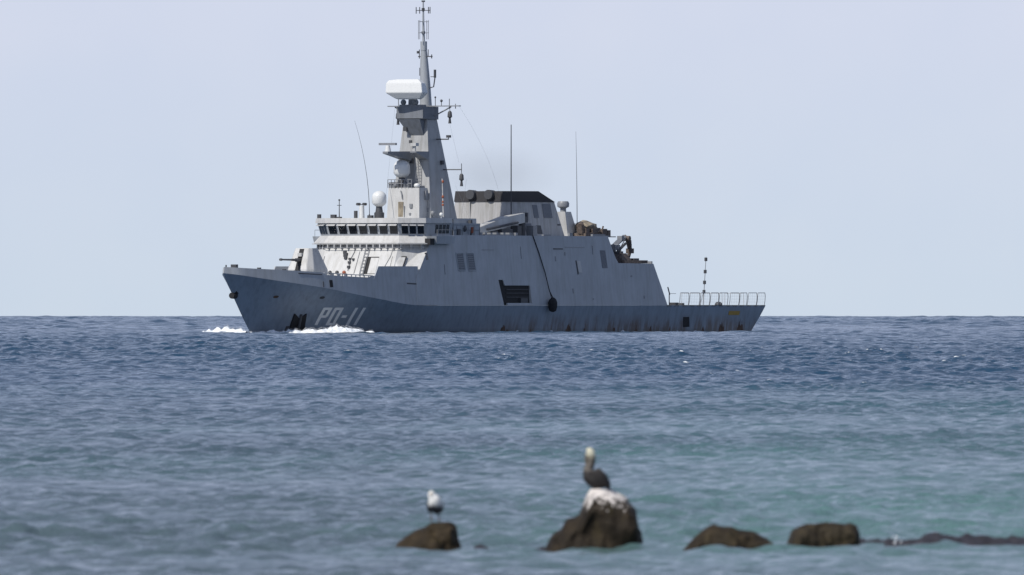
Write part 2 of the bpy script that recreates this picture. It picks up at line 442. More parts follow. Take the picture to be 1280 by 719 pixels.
for (u, z, du, dz) in ((-4.9, 7.4, .12, .5), (-6.9, 7.9, .2, .35), (2.0, 8.0, .06, 1.2), (-12.6, 8.3, .06, .9), (8.6, 8.25, 2.4, .05), (-9.0, 8.55, 4.0, .05), (-20.2, 5.7, .3, .15), (-8.0, 4.2, .1, .5), (17.5, 6.3, .08, 1.0), (-22.5, 3.6, .1, .3), (-12.0, 3.4, .12, .12)):
    for s_ in (1, -1):
        sm.loft([[(a, s_*(side(c)+.04), c) for a, c in ((u-du/2, z-dz/2), (u+du/2, z-dz/2), (u+du/2, z+dz/2), (u-du/2, z+dz/2))],
                 [(a, s_*(side(c)-.05), c) for a, c in ((u-du/2, z-dz/2), (u+du/2, z-dz/2), (u+du/2, z+dz/2), (u-du/2, z+dz/2))]])
sm.build('pipe_run', M['steel'], sup)
# boat bay: solid black block, the shade inside the opening painted as its colour
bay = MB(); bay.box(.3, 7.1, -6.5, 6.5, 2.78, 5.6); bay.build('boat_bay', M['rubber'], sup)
cr = MB()
for z in (4.3, 3.95, 3.55): cr.box(.9, 5.3, 6.51, 6.58, z, z+.06)
cr.box(1.2, 2.6, 6.51, 6.7, 2.8, 3.5)
cr.build('bay_fitting', M['dark'], sup)
lp = MB(); lp.loft([[(5.4, 6.76, 3.0), (.6, 6.76, 3.0), (.55, 6.8, 2.78), (5.45, 6.8, 2.78)], [(5.4, 6.6, 3.0), (.6, 6.6, 3.0), (.55, 6.6, 2.78), (5.45, 6.6, 2.78)]])
lp.build('bay_sill', M['grey'], sup)
# ---- hull markings and fittings
def hull_plate(name, mat, poly, off=.03, th=.12, s_=1, n=1, parent=None):
    b = MB(); b.loft([[(u, s_*(hullv(u, z)+off), z) for u, z in poly], [(u, s_*(hullv(u, z)+off-th), z) for u, z in poly]])
    return b.build(name, mat, parent or hull)
def stroke(b, p, q, wdt, s_=1):
    p = Vector(p); q = Vector(q); d = (q-p).normalized(); nrm = Vector((-d.y, d.x))*wdt/2
    ns = max(1, int((q-p).length/.25))
    for i in range(ns):
        a = p+(q-p)*i/ns; c = p+(q-p)*(i+1)/ns
        poly = [a+nrm, c+nrm, c-nrm, a-nrm]
        b.loft([[(x.x, s_*(hullv(x.x, x.y)+.03), x.y) for x in poly], [(x.x, s_*(hullv(x.x, x.y)-.06), x.y) for x in poly]])
def glyphs(s_):
    z0, z1, wd = .84, 2.54, .36
    zm = 1.68
    G = {'P': [((36.22, z0), (36.22, z1)), ((36.3, z1-.1), (35.42, z1-.1)), ((35.46, z1), (35.46, zm)), ((36.3, zm), (35.4, zm))],
         'O': [((34.78, z0), (34.78, z1)), ((34.0, z0), (34.0, z1)), ((34.87, z1-.1), (33.91, z1-.1)), ((34.87, z0+.1), (33.91, z0+.1))],
         'dash': [((33.42, 1.68), (32.8, 1.68))], 'one': [((32.08, z0), (32.08, z1))], 'one ': [((31.02, z0), (31.02, z1))]}
    if s_ < 0:      # mirrored order so it reads from the other side too
        mid = 33.6; G = {k: [((2*mid-a[0], a[1]), (2*mid-c[0], c[1])) for a, c in v] for k, v in G.items()}
    for k, v in G.items():
        b = MB()
        for a, c in v: stroke(b, a, c, wd if abs(a[0]-c[0]) < .01 else .24, s_)
        b.build('hull_number', M['number'], hull, whole=True)
glyphs(1); glyphs(-1)
for s_ in (1, -1):
    b = MB()
    b.loft([[(x, s_*(hullv(x, z)+o), z) for x, z in [(39.5, .42), (39.72, 1.96), (38.85, 1.45), (38.25, 1.96), (37.65, .5)]] for o in (.16, -.2)])
    an = b.build('anchor', M['rubber'], hull)
    b = MB(); b.tube([(38.75, s_*(hullv(38.75, 1.2)+.1), .6), (38.8, s_*(hullv(38.8, 1.9)+.05), 1.9)], .13, 8); b.build('shank', M['dark'], an)
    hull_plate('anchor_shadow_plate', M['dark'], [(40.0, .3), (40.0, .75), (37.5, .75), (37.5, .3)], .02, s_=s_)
    for u, z, m_ in ((42.9, 3.6, 'orange'), (37.3, 3.52, 'brown')):
        pts = [(u+.3*math.cos(t), z+.13*math.sin(t)) for t in np.linspace(0, 6.283, 13)[:-1]]
        hull_plate('discharge_port', M['rust'] if m_ == 'orange' else M['dark'], pts, .04, s_=s_)
    gf = lambda u, z: Kn(49.4-u)-.0865*(z-zk(u))
    side_plate('fairlead_slot', M['rubber'], [(36.97, 5.25), (36.55, 5.25), (36.5, 4.55), (36.92, 4.55)], .03, parent=hull, s_=s_, fn=gf)
    side_plate('fairlead_slot', M['dark'], [(37.85, 5.1), (37.75, 5.1), (37.75, 4.55), (37.85, 4.55)], .03, parent=hull, s_=s_, fn=gf)
    side_plate('scupper_strip', M['dark'], [(41.0, 5.95), (37.9, 5.83), (37.9, 5.73), (41.0, 5.85)], .03, parent=hull, s_=s_, fn=gf)
    side_plate('deck_edge_slot', M['dark'], [(24.9, 5.0), (22.3, 4.92), (22.3, 4.78), (24.9, 4.86)], .03, parent=hull, s_=s_, fn=gf)
    hull_plate('stern_mark', M['yellow'], [(-40.9, 2.2), (-43.4, 2.2), (-43.4, 1.78), (-40.9, 1.78)], .03, s_=s_)
    for poly in ([(-31.0, 1.6), (-32.2, 1.6), (-32.6, .6), (-31.3, .55)],):
        hull_plate('hull_recess', M['rubber'], poly, .03, s_=s_)
    for u0, wd_, top in ((-39.7, 1.5, 1.5), (-44.1, 1.7, 1.6), (5.5, 1.2, 1.1), (4.6, .6, .5), (-7.6, 1.5, .95), (-10.9, .3, .8), (-17.0, .5, .9), (-21.5, .8, .9), (-24.5, .6, .8), (-28.5, .5, .7), (.0, .5, .6), (-35.5, .8, .6)):
        q = []; n_ = max(4, int(wd_/.1)); hts = [max(.12, top*(1-abs(2*i/n_-1)**2)*random.uniform(.35, 1.1)) for i in range(n_+1)]
        for i in range(n_+1): q.append((u0+wd_/2-wd_*i/n_, hts[i]))
        hull_plate('rust_patch', M['rust'], q+[(u0-wd_/2, .02), (u0+wd_/2, .02)], .014, s_=s_)
b = MB(); b.tube([(47.2, 0, 3.75), (47.85, 0, 3.72)], [.34, .3], 12); b.tube([(47.2, .3, 3.95), (47.5, .25, 4.1)], .12, 6); b.build('bow_fairlead', M['rubber'], hull, smooth=True)
b = MB(); b.box(47.1, 47.5, -.3, .3, 6.3, 6.75); b.tube([(48.9, 0, 6.4), (48.9, 0, 6.7)], .08, 6); b.box(44.2, 44.5, .9, 1.2, 6.0, 6.45); b.box(41.5, 42.4, -1.2, -.4, 5.85, 6.1)
b.tube([(40.3, 1.5, 5.8), (40.3, 1.5, 6.3)], .2, 8); b.tube([(38.6, 1.8, 5.8), (38.6, 1.8, 6.2)], .2, 8); b.tube([(38.0, 1.8, 5.8), (38.0, 1.8, 6.2)], .2, 8)
b.build('deck_bollard', M['dark'], hull)

# ---- foredeck gun
def turret():
    rot = lambda pts: pts
    b = MB()
    h = lambda x, w0, z, wn: [(x, -w0, z), (x, w0, z)]
    bot = [(35.15, -1.0), (35.15, 1.0), (34.5, 1.5), (31.7, 1.45), (31.7, -1.45), (34.5, -1.5)]
    top = [(34.2, -.72), (34.2, .72), (33.9, .95), (32.75, .9), (32.75, -.9), (33.9, -.95)]
    mid = [(x*1.0+(.0), y, ) for x, y in bot]
    b.loft([[(x, y, 5.75) for x, y in bot], [(x, y, 6.25) for x, y in mid], [(x, y, 8.36) for x, y in top]])
    t = b.build('gun_turret', M['light'], ship, bevel=.04)
    b = MB(); f = lambda z: 35.15-(z-6.25)*.45
    b.loft([[(f(z)+.03, y, z) for y, z in ((-.27, 6.2), (.27, 6.2), (.25, 8.3), (-.25, 8.3))], [(f(z)-.3, y, z) for y, z in ((-.27, 6.2), (.27, 6.2), (.25, 8.3), (-.25, 8.3))]])
    b.build('barrel_slot', M['rubber'], t)
    b = MB(); b.tube([(34.4, 0, 7.2), (35.4, 0, 7.21), (35.45, 0, 7.21), (36.2, 0, 7.22)], [.2, .2, .13, .12], 10); b.build('barrel_sleeve', M['dark'], t, smooth=True)
    b = MB(); b.tube([(36.1, 0, 7.22), (38.2, 0, 7.24), (38.2, 0, 7.24), (38.5, 0, 7.24)], [.10, .085, .13, .13], 10); b.build('gun_barrel', M['bronze'], t, smooth=True)
    b = MB(); b.box(34.35, 34.75, -.22, .22, 7.55, 7.9); b.build('sight_box', M['light'], t)
    b = MB(); b.lathe((33.3, 0, 5.5), [(1.75, 0), (1.75, .3)], 24); b.build('turret_ring', M['deck'], t)
turret()

# ---- front wall fittings
for vc, wd, z0, z1 in ((1.75, .95, 5.9, 7.45), (4.35, 1.05, 6.05, 7.5)):
    d = front_patch('door', M['light'], vc+.06, wd-.06, z0, z1, .03)
    front_patch('doorway', M['rubber'], vc-(.22 if vc < 3 else .0), wd+(.5 if vc < 3 else .2), z0-.05, z1+.1, .012, .05, d)
front_patch('window', M['louver'], -4.2, .5, 6.95, 7.6, .04)
b = MB()
for dv in (-.22, .22): b.tube([front_pt(5.7, (.75+dv)/side(5.7), .12), front_pt(8.8, (.75+dv)/side(8.8), .12)], .035, 5)
for k in range(9):
    z = 5.9+k*.33; b.tube([front_pt(z, (.53)/side(z), .12), front_pt(z, (.97)/side(z), .12)], .03, 5)
b.build('ladder', M['steel'], sup)
b = MB()
for (v, z, r_) in ((-1.6, 7.75, .2), (-1.5, 7.45, .14), (-1.75, 8.0, .15), (-.95, 7.0, .12), (-.9, 6.55, .13), (-.6, 7.3, .1), (-1.0, 7.35, .1)):
    p = front_pt(z, v/side(z), .1); b.box(p[0]-.15, p[0]+.1, v-r_, v+r_, z-r_, z+r_)
b.build('junction_box', M['dark'], sup)
b = MB()
b.tube([front_pt(8.6, -.75/side(8), .06), front_pt(8.0, -.7/side(8), .06), front_pt(7.4, -.9/side(8), .06), front_pt(6.2, -.9/side(8), .06)], .035, 5)
b.tube([front_pt(8.4, 3.6/side(8), .06), front_pt(7.6, 3.5/side(8), .06), front_pt(6.4, 3.0/side(8), .06)], .03, 5)
b.tube([front_pt(8.1, -.1/side(8), .06), front_pt(5.9, -.15/side(8), .06)], .03, 5); b.build('wall_pipe', M['steel'], sup)
for v in (-2.7, -1.1, -1.9):
    p = front_pt(6.0, v/side(6), .35); b = MB(); b.ball(p, .18, .2, .2, 10, 8); b.build('lifebuoy' if v == -1.1 else 'deck_fitting', M['orange'] if v == -1.1 else M['dark'], sup, smooth=True)

# ---- bridge
def plan(uf, vf, uc, vc, ub, z): return [(uf, -vf, z), (uf, vf, z), (uc, vc, z), (ub, vc, z), (ub, -vc, z), (uc, -vc, z)]
b = MB()
b.loft([plan(22.75, 4.3, 20.9, 6.45, 16.3, 8.9), plan(22.15, 4.0, 20.3, 6.05, 16.3, 9.62)])
b.build('bridge_apron', M['light'], sup)
b = MB()
b.loft([plan(22.95, 4.35, 21.05, 6.55, 16.8, 8.78), plan(22.95, 4.35, 21.05, 6.55, 16.8, 8.87)])
for v in np.linspace(-5.9, 5.9, 17):
    p = front_pt(8.55, v/side(8.55), .0); b.box(p[0]-.1, p[0]+.42, v-.05, v+.05, 8.3, 8.77)
b.build('walkway_ledge', M['light'], sup, whole=True)
b = MB()
pts = [front_pt(8.42, v/side(8.42), .35) for v in np.linspace(-6.0, 6.0, 25)]
b.tube(pts, .03, 5); b.build('grab_rail', M['steel'], sup)
BB = dict(uf=22.1, vf=3.98, uc=20.25, vc=6.0, z=9.62); BT = dict(uf=22.5, vf=4.1, uc=20.65, vc=6.15, z=10.86)
b = MB(); b.loft([plan(22.1, 3.98, 20.25, 6.0, 9.8, 9.62), plan(22.5, 4.1, 20.65, 6.15, 9.8, 10.86)])
br = b.build('bridge', M['grey'], ship)
b = MB(); b.loft([plan(22.68, 4.18, 20.85, 6.3, 15.6, 10.865), plan(22.60, 4.14, 20.78, 6.25, 15.6, 11.36)]); b.build('roof_fascia', M['light'], br)
b = MB(); b.box(9.8, 15.59, -5.7, 5.7, 10.865, 11.35); b.build('roof', M['grey'], br)
def lerp(a, c, t): return tuple(x+(y-x)*t for x, y in zip(a, c))
def bridge_window(e0b, e1b, e0t, e1t, t0, t1, f0=.16, f1=.88, pane_parent=None):
    A = lambda t, f: Vector(lerp(lerp(e0b, e1b, t), lerp(e0t, e1t, t), f))
    q = [A(t0, f0), A(t1, f0), A(t1, f1), A(t0, f1)]
    nrm = (q[1]-q[0]).cross(q[3]-q[0]).normalized()
    if nrm.dot(Vector((q[0].x-15, q[0].y, 0))) < 0: nrm = -nrm
    b = MB(); b.loft([[tuple(p+nrm*.03) for p in q], [tuple(p-nrm*.1) for p in q]]); g = b.build('window', M['glass'], br)
    top = [A(t0-.004, f1+.02), A(t1+.004, f1+.02)]
    b = MB(); o_ = nrm*.28; dn = Vector((0, 0, -.06)); u_ = Vector((0, 0, .09))
    b.loft([[tuple(top[0]), tuple(top[0]+o_+dn), tuple(top[0]+o_+dn+u_*.6), tuple(top[0]+u_)], [tuple(top[1]), tuple(top[1]+o_+dn), tuple(top[1]+o_+dn+u_*.6), tuple(top[1]+u_)]])
    b.build('sun_visor', M['light'], g)
pb = lambda P, i: [(P['uf'], -P['vf'], P['z']), (P['uf'], P['vf'], P['z']), (P['uc'], P['vc'], P['z'])][i]
fb0, fb1, cb = pb(BB, 0), pb(BB, 1), pb(BB, 2); ft0, ft1, ct = pb(BT, 0), pb(BT, 1), pb(BT, 2)
mir = lambda p: (p[0], -p[1], p[2])
for k in range(7): bridge_window(fb0, fb1, ft0, ft1, (k+.12)/7, (k+.88)/7)
for k in range(3):
    bridge_window(fb1, cb, ft1, ct, .08+(k+.1)*.29, .08+(k+.88)*.29)
    bridge_window(mir(fb1), mir(cb), mir(ft1), mir(ct), .08+(k+.1)*.29, .08+(k+.88)*.29)
for s_ in (1, -1):
    for k in range(4):
        u = 18.6-k*.72
        def wv(z): return 6.0+.15*(z-9.62)/1.24
        b = MB(); b.loft([[(x, s_*(wv(z)+o), z) for x, z in ((u, 9.85), (u-.55, 9.85), (u-.5, 10.72), (u+.05, 10.72))] for o in (.03, -.08)]); b.build('window', M['glass'], br)
# bridge wing bulwarks
for s_ in (1, -1):
    b = MB()
    b.loft([[(20.2, s_*6.2, 8.82), (16.4, s_*6.2, 8.82), (16.4, s_*6.95, 8.82), (19.9, s_*6.95, 8.82)], [(20.5, s_*6.1, 9.58), (16.4, s_*6.1, 9.58), (16.4, s_*7.05, 9.58), (20.1, s_*7.05, 9.58)]])
    wg = b.build('bridge_wing', M['grey'], br)
    b = MB(); b.box(20.15, 21.0, s_*6.25, s_*6.85, 8.72, 9.35); s_ > 0 and b.build('wing_dark_box', M['rubber'], wg)  # plain black box at the front of the port wing
    b = MB(); b.tube([(16.6, s_*6.95, 9.55), (16.6, s_*6.95, 10.2), (19.8, s_*6.95, 10.2), (19.8, s_*6.95, 9.55)], .025, 5); b.build('wing_rail', M['steel'], wg)
    b = MB(); b.tube([(15.2, s_*6.1, 9.6), (15.2, s_*6.1, 11.3)], .07, 6); b.ball((12.8, s_*6.0, 10.35), .35, .3, .35, 12, 8); b.box(13.8, 14.3, s_*5.9, s_*6.2, 9.7, 10.3); b.box(11.3, 11.6, s_*5.8, s_*6.1, 9.7, 11.2)
    b.build('deck_locker', M['dark'], br)
    b = MB(); b.tube([(11.45, s_*6.15, 9.9), (11.45, s_*6.15, 10.5)], .14, 8); b.build('fire_extinguisher', M['orange'], br)
    b = MB()
    for z in (10.2, 10.7): b.tube([(15.6, s_*6.12, z), (9.8, s_*6.12, z)], .03, 5)
    for u in np.arange(15.6, 9.7, -1.15): b.tube([(u, s_*6.12, 9.7), (u, s_*6.12, 10.7)], .03, 5)
    b.build('guard_rail', M['steel'], br)
# roof fittings
b = MB(); b.box(20.6, 20.9, -6.05, -5.75, 11.35, 11.75); b.build('lamp', M['dark'], br)
b = MB(); b.box(20.4, 20.8, -4.6, -4.1, 11.35, 11.72); b.build('lamp', M['dark'], br)
b = MB(); b.tube([(20.6, -3.7, 11.36), (20.6, -3.7, 13.1)], [.06, .04], 6); b.box(20.5, 20.7, -3.9, -3.5, 12.6, 12.66); b.ball((20.6, -3.7, 13.15), .1, n=8, m=6); b.box(20.4, 20.8, -3.9, -3.5, 11.36, 11.5); b.build('weather_pole', M['dark'], br)
b = MB(); b.tube([(18.6, -2.3, 11.36), (18.6, -2.3, 12.6)], [.28, .24], 12); s1 = b.build('searchlight_post', M['white'], br, smooth=True)
b = MB(); b.tube([(18.9, -2.65, 12.75), (18.4, -2.65, 12.75)], .14, 10); b.tube([(18.9, -1.95, 12.75), (18.4, -1.95, 12.75)], .14, 10); b.tube([(18.6, -2.7, 12.72), (18.6, -1.9, 12.72)], .05, 6); b.build('searchlight', M['dark'], s1)
b = MB(); b.box(18.8, 19.1, -2.9, -2.65, 11.36, 12.1); b.box(18.5, 18.9, -1.5, -1.0, 11.36, 11.65); b.build('signal_box', M['dark'], br)
def whip(u, v, z0, z1, lean=(0, 0), r0=.05, r1=.018, base=1.1, mat='dark', parent=ship):
    n = 8; pts = [(u+lean[0]*t*t, v+lean[1]*t*t, z0+(z1-z0)*t) for t in np.linspace(0, 1, n)]
    b = MB(); b.tube([pts[0], (u+lean[0]*.02, v+lean[1]*.02, z0+base*.35)], [r0*2.4, r0*1.8], 8); b.tube(pts, list(np.linspace(r0, r1, n)), 6); b.build('whip_antenna', M[mat], parent)
whip(18, -1.75, 11.36, 21.0, (0, -1.7), .04, .01)
def dome(c, r_, zc, ped, name='radome', parent=ship):
    b = MB()
    prof = [(r_*.45, -r_*.98), (r_*.8, -r_*.72), (r_, -r_*.45)]+[(r_*math.cos(a), r_*.28+r_*.9*math.sin(a)) for a in np.linspace(0, math.pi/2-.03, 9)]
    b.lathe((c[0], c[1], zc), prof, 28); d = b.build(name, M['white'], parent, smooth=True)
    b = MB(); b.lathe((c[0], c[1], ped), [(.5, 0), (.5, .55), (.38, .6), (.3, zc-r_*.95-ped)], 14); b.build('pedestal', M['dark'], d, smooth=True)
dome((18, -.66), .72, 13.22, 11.36)

# ---- deckhouse and mast
b = MB(); b.frustum((11.6, 14.45, -1.85, 1.85, 11.36), (11.7, 14.25, -1.75, 1.75, 14.38)); dh = b.build('deckhouse', M['light'], ship)
b = MB(); b.box(14.3, 14.44, -.55, -.0, 11.5, 13.0); b.build('door', M['canvas'], dh)
b = MB(); b.tube([(14.38, -.3, 14.1), (14.42, -.15, 13.7), (14.42, -.1, 13.3)], .06, 6); b.tube([(14.45, .15, 11.5), (14.45, .15, 12.6)], .05, 6); b.box(14.35, 14.5, .75, 1.05, 12.4, 12.8); b.box(14.4, 14.5, .7, .9, 11.7, 11.9)
b.box(12.9, 13.3, 1.75, 1.98, 13.2, 14.1); b.box(12.4, 12.9, 1.75, 2.0, 12.0, 12.4); b.ball((12.6, 2.3, 11.85), .28, n=10, m=8); b.tube([(12.6, 2.3, 11.36), (12.6, 2.3, 11.8)], .06, 6); b.build('conduit', M['steel'], dh)
b = MB(); b.ball((11.9, 2.9, 11.75), .2, n=10, m=8); b.tube([(11.9, 2.9, 11.36), (11.9, 2.9, 11.7)], .05, 6); b.build('small_lamp', M['white'], dh, smooth=True)
b = MB()
for v in np.linspace(-1.8, .9, 8):
    b.tube([(14.3, v, 14.38), (14.3, v, 15.2)], .04, 5)
for z in (14.8, 15.2): b.tube([(14.3, -1.8, z), (14.3, .9, z)], .035, 5)
b.box(13.6, 14.2, -1.75, -1.2, 14.38, 14.95); b.box(13.6, 14.1, -.2, .5, 14.38, 14.9); b.ball((14.1, -1.0, 14.7), .25, n=8, m=6); b.ball((14.1, .4, 14.75), .22, n=8, m=6)
b.build('roof_railing', M['steel'], dh)
b = MB(); b.ball((14.0, 1.35, 14.6), .32, .32, .24, 14, 10); b.build('small_radome', M['white'], dh, smooth=True)
dome((13.7, -.55), .82, 16.2, 14.4, parent=dh)

MZ0, MZ1 = 11.36, 21.15
def mast_pt(f): # front u, half front, back u, half back
    return 12.95+(11.95-12.95)*f, 2.3+(1.33-2.3)*f, 7.7+(10.0-7.7)*f, 2.3+(1.33-2.3)*f
b = MB()
def mr(f):
    uf, hf, ub, hb = mast_pt(f); z = MZ0+(MZ1-MZ0)*f
    return [(uf, -hf, z), (uf, hf, z), (ub, hb, z), (ub, -hb, z)]
b.loft([mr(0), mr(1)])
mast = b.build('mast', M['mast'], ship)
b = MB(); b.loft([[(10.1, -1.4, 21.15), (12.1, -1.4, 21.15), (12.1, 1.4, 21.15), (10.1, 1.4, 21.15)], [(10.0, -1.5, 21.16), (13.1, -1.5, 21.25), (13.1, 1.5, 21.25), (10.0, 1.5, 21.16)], [(10.0, -1.5, 22.42), (13.1, -1.5, 22.42), (13.1, 1.5, 22.42), (10.0, 1.5, 22.42)]])
plat = b.build('mast_platform', M['tower'], mast)
b = MB(); b.loft([[(13.06, -1.4, 21.2), (13.06, 1.1, 21.2), (12.1, 1.0, 19.55), (12.1, -.55, 19.55)], [(11.8, -1.3, 21.2), (11.8, 1.1, 21.2), (11.8, 1.0, 19.2), (11.8, -.5, 19.2)]]); b.build('platform_bracket', M['tower'], mast)
b = MB(); b.box(10.6, 11.0, -3.75, 4.4, 22.43, 22.53); b.tube([(10.8, 1.5, 21.5), (10.8, 3.4, 22.4)], .07, 6); b.tube([(10.8, -1.5, 21.6), (10.8, -3.0, 22.4)], .07, 6)
for v in (-2.6, 3.2): b.tube([(10.8, v, 22.2), (10.8, v, 23.2)], .05, 6)
b.tube([(10.8, 3.9, 22.2), (10.8, 3.9, 22.7)], .05, 6)
b.build('yardarm', M['steel'], mast)
b = MB(); b.tube([(10.8, 1.6, 22.5), (10.8, 1.6, 23.3)], .04, 6); b.ball((10.8, 1.6, 23.35), .1, n=8, m=6); b.tube([(10.8, 2.3, 22.5), (10.8, 2.3, 22.9)], .04, 6); b.ball((10.8, 2.3, 23.0), .14, n=8, m=6); b.build('navigation_light', M['dark'], mast)
def hung_lamp(u, v, zt):
    b = MB(); b.tube([(u, v, zt), (u, v, zt-.35)], .03, 5); b.tube([(u, v, zt-.3), (u, v, zt-.45), (u, v, zt-.9), (u, v, zt-1.0), (u, v, zt-1.05), (u, v, zt-1.55)], [.1, .2, .24, .12, .1, .16], 10); b.build('signal_shape', M['dark'], mast, smooth=True)
hung_lamp(10.8, -2.65, 22.2); hung_lamp(10.8, 3.25, 22.3)
# arms
b = MB()
b.loft([[(16.9, -.9, 17.75), (16.9, -.3, 17.75), (16.9, -.3, 17.95), (16.9, -.9, 17.95)], [(12.4, -1.0, 17.0), (12.4, .1, 17.0), (12.4, .1, 18.0), (12.4, -1.0, 18.0)]]); arm = b.build('radar_arm', M['steel'], mast)
b = MB(); b.tube([(16.4, -.6, 17.95), (16.4, -.6, 18.55)], [.32, .2], 12); b.build('radar_post', M['white'], arm, smooth=True)
b = MB(); b.box(16.25, 16.55, -1.55, .35, 18.58, 18.8); o = b.build('radar_bar', M['steel'], arm)
b = MB(); b.loft([[(14.6, .9, 17.85), (14.6, 1.6, 17.85), (14.6, 1.6, 17.98), (14.6, .9, 17.98)], [(12.2, .6, 17.1), (12.2, 1.7, 17.1), (12.2, 1.7, 17.98), (12.2, .6, 17.98)]]); arm2 = b.build('sensor_arm', M['steel'], mast)
b = MB(); b.tube([(14.3, 1.25, 17.98), (14.3, 1.25, 18.5)], .14, 8); b.box(14.0, 14.6, .95, 1.55, 18.5, 18.8); b.build('sensor_head', M['light'], arm2)
b = MB(); b.tube([(10.6, 1.6, 19.2), (10.6, 3.0, 19.2), (10.6, 3.0, 19.55)], .07, 6); b.box(10.45, 10.75, 2.8, 3.2, 19.35, 19.6); b.build('light_bracket', M['dark'], mast)
b = MB(); b.tube([(9.6, 1.7, 16.2), (9.6, 3.9, 16.2)], .06, 6); b.tube([(9.6, 3.9, 15.9), (9.6, 3.9, 16.8)], .04, 6); b.build('light_bracket', M['dark'], mast)
hung_lamp(9.6, 3.9, 16.1)
b = MB(); b.box(9.7, 10.1, 1.7, 2.0, 16.7, 17.1); b.box(12.6, 12.75, -.3, 0, 18.8, 19.1); b.box(12.6, 12.8, -.2, .15, 16.8, 17.3); b.box(12.5, 12.7, -1.0, -.6, 20.0, 20.4); b.build('junction_box', M['dark'], mast)
b = MB()
for dv in (.55, .95): b.tube([(13.0, dv, 14.4), (12.45, dv, 17.6)], .035, 5)
for k in range(11): z = 14.5+k*.28; b.tube([(13.0-(z-14.4)*.17, .55, z), (13.0-(z-14.4)*.17, .95, z)], .025, 5)
b.build('ladder', M['steel'], mast)
b = MB(); b.tube([(11.2, 2.75, 11.5), (11.1, 2.55, 15.3)], .06, 6); b.build('flag_pole', M['light'], mast)
b = MB()
for z, q in ((15.0, .12), (13.5, .13), (13.0, .11), (12.7, .12)): b.ball((11.15, 2.66, z), q, q, q*1.3, 8, 6)
b.build('red_lamp', M['orange'], mast)
# search radar on the platform
b = MB(); b.tube([(12.0, -.3, 22.42), (12.0, -.3, 23.3)], [.45, .4], 12); b.box(11.2, 12.9, -1.3, .8, 22.42, 22.62); b.ball((12.6, -1.0, 22.85), .3, n=8, m=6); b.ball((12.8, .5, 22.85), .32, n=8, m=6); b.build('radar_pedestal', M['steel'], mast)
def radar():
    a = R(8); f = Vector((math.cos(a), math.sin(a), 0)); s_ = Vector((-math.sin(a), math.cos(a), 0)); c = Vector((13.75, .2, 0))
    b = MB()
    rings = []
    for z, w0, w1, d0, d1 in ((23.12, -1.0, 1.25, -.25, .3), (23.22, -1.25, 1.4, -.4, .45), (23.72, -2.02, 1.78, -.72, .78), (23.8, -2.08, 1.8, -.75, .82), (24.72, -2.1, 1.62, -.5, .62), (25.0, -1.95, 1.3, -.3, .35), (25.1, -1.1, 1.1, -.25, .25)):
        rings.append([tuple(c+f*d+s_*w_+Vector((0, 0, z))) for w_, d in ((w0, d0), (w0, d1), (w1, d1), (w1, d0))])
    b.loft(rings); return b.build('search_radar', M['white'], mast, bevel=.03)
radar()
# upper pole mast
b = MB(); b.tube([(9.9, 0, 22.4), (10.0, 0, 24.5), (10.2, 0, 26.6), (10.3, 0, 28.1)], [.62, .52, .42, .3], 10); b.tube([(10.3, 0, 28.0), (10.32, 0, 28.9)], [.33, .33], 10); b.tube([(10.32, 0, 28.9), (10.4, 0, 30.5), (10.42, 0, 32.9)], [.14, .12, .07], 8)
pm = b.build('pole_mast', M['grey'], mast, smooth=True)
b = MB(); b.box(10.35, 10.49, -.8, .8, 31.93, 32.0)
for v in (-.8, -.4, .6, .78): b.tube([(10.42, v, 31.65), (10.42, v, 32.3)], .05, 6)
b.lathe((10.42, 0, 31.9), [(.16, 0), (.16, .3)], 8); b.box(10.3, 10.5, -.15, .15, 32.8, 32.95); b.build('cross_antenna', M['dark'], pm)
b = MB()
for z in (30.85, 29.75): b.box(10.35, 10.45, -.55, .6, z-.025, z+.025); b.box(9.7, 11.1, -.03, .03, z-.025, z+.025)
for u, v in ((10.4, -.55), (10.4, .58), (9.7, 0), (11.1, 0)): b.tube([(u, v, 29.1), (u, v, 31.0)], .03, 5)
b.lathe((10.4, 0, 29.65), [(.2, 0), (.2, .25)], 8); b.build('dipole_cage', M['steel'], pm)
b = MB(); b.box(10.2, 10.4, -.6, .95, 27.35, 27.45); b.tube([(10.3, -.5, 27.2), (10.3, -.5, 28.1)], .05, 6); b.tube([(10.3, .5, 27.4), (10.3, .5, 28.1)], .05, 6); b.tube([(10.3, .9, 27.2), (10.3, .9, 27.6)], .06, 6); b.box(10.15, 10.4, -.75, -.55, 27.7, 27.95); b.build('antenna_bracket', M['dark'], pm)
b = MB(); b.tube([(10.1, -.5, 25.5), (10.1, -.5, 26.3)], .11, 8); b.tube([(10.0, .5, 24.3), (10.0, .95, 24.4), (10.0, 1.1, 25.3)], .06, 6); b.tube([(10.0, 1.1, 25.3), (10.0, 1.1, 26.1)], .13, 8); b.tube([(10.0, .6, 25.4), (10.0, 1.1, 25.4)], .04, 6); b.build('antenna_pod', M['dark'], pm)
# halyards
b = MB()
for a, c, sag in (((10.8, -3.0, 22.4), (13.0, -3.0, 11.4), 0), ((10.8, 3.25, 20.7), (9.6, 3.6, 16.9), 0), ((10.8, 4.35, 22.4), (4.0, 5.0, 13.9), -.9), ((10.8, 3.9, 14.6), (9.2, 4.6, 11.3), 0), ((7.9, 2.9, 11.4), (7.2, 3.1, 15.3), 0)):
    pts = [tuple(Vector(a).lerp(Vector(c), t)+Vector((sag*4*t*(1-t), 0, 0))) for t in np.linspace(0, 1, 9)]
    b.tube(pts, .007, 4)
b.build('halyard', M['steel'], mast)

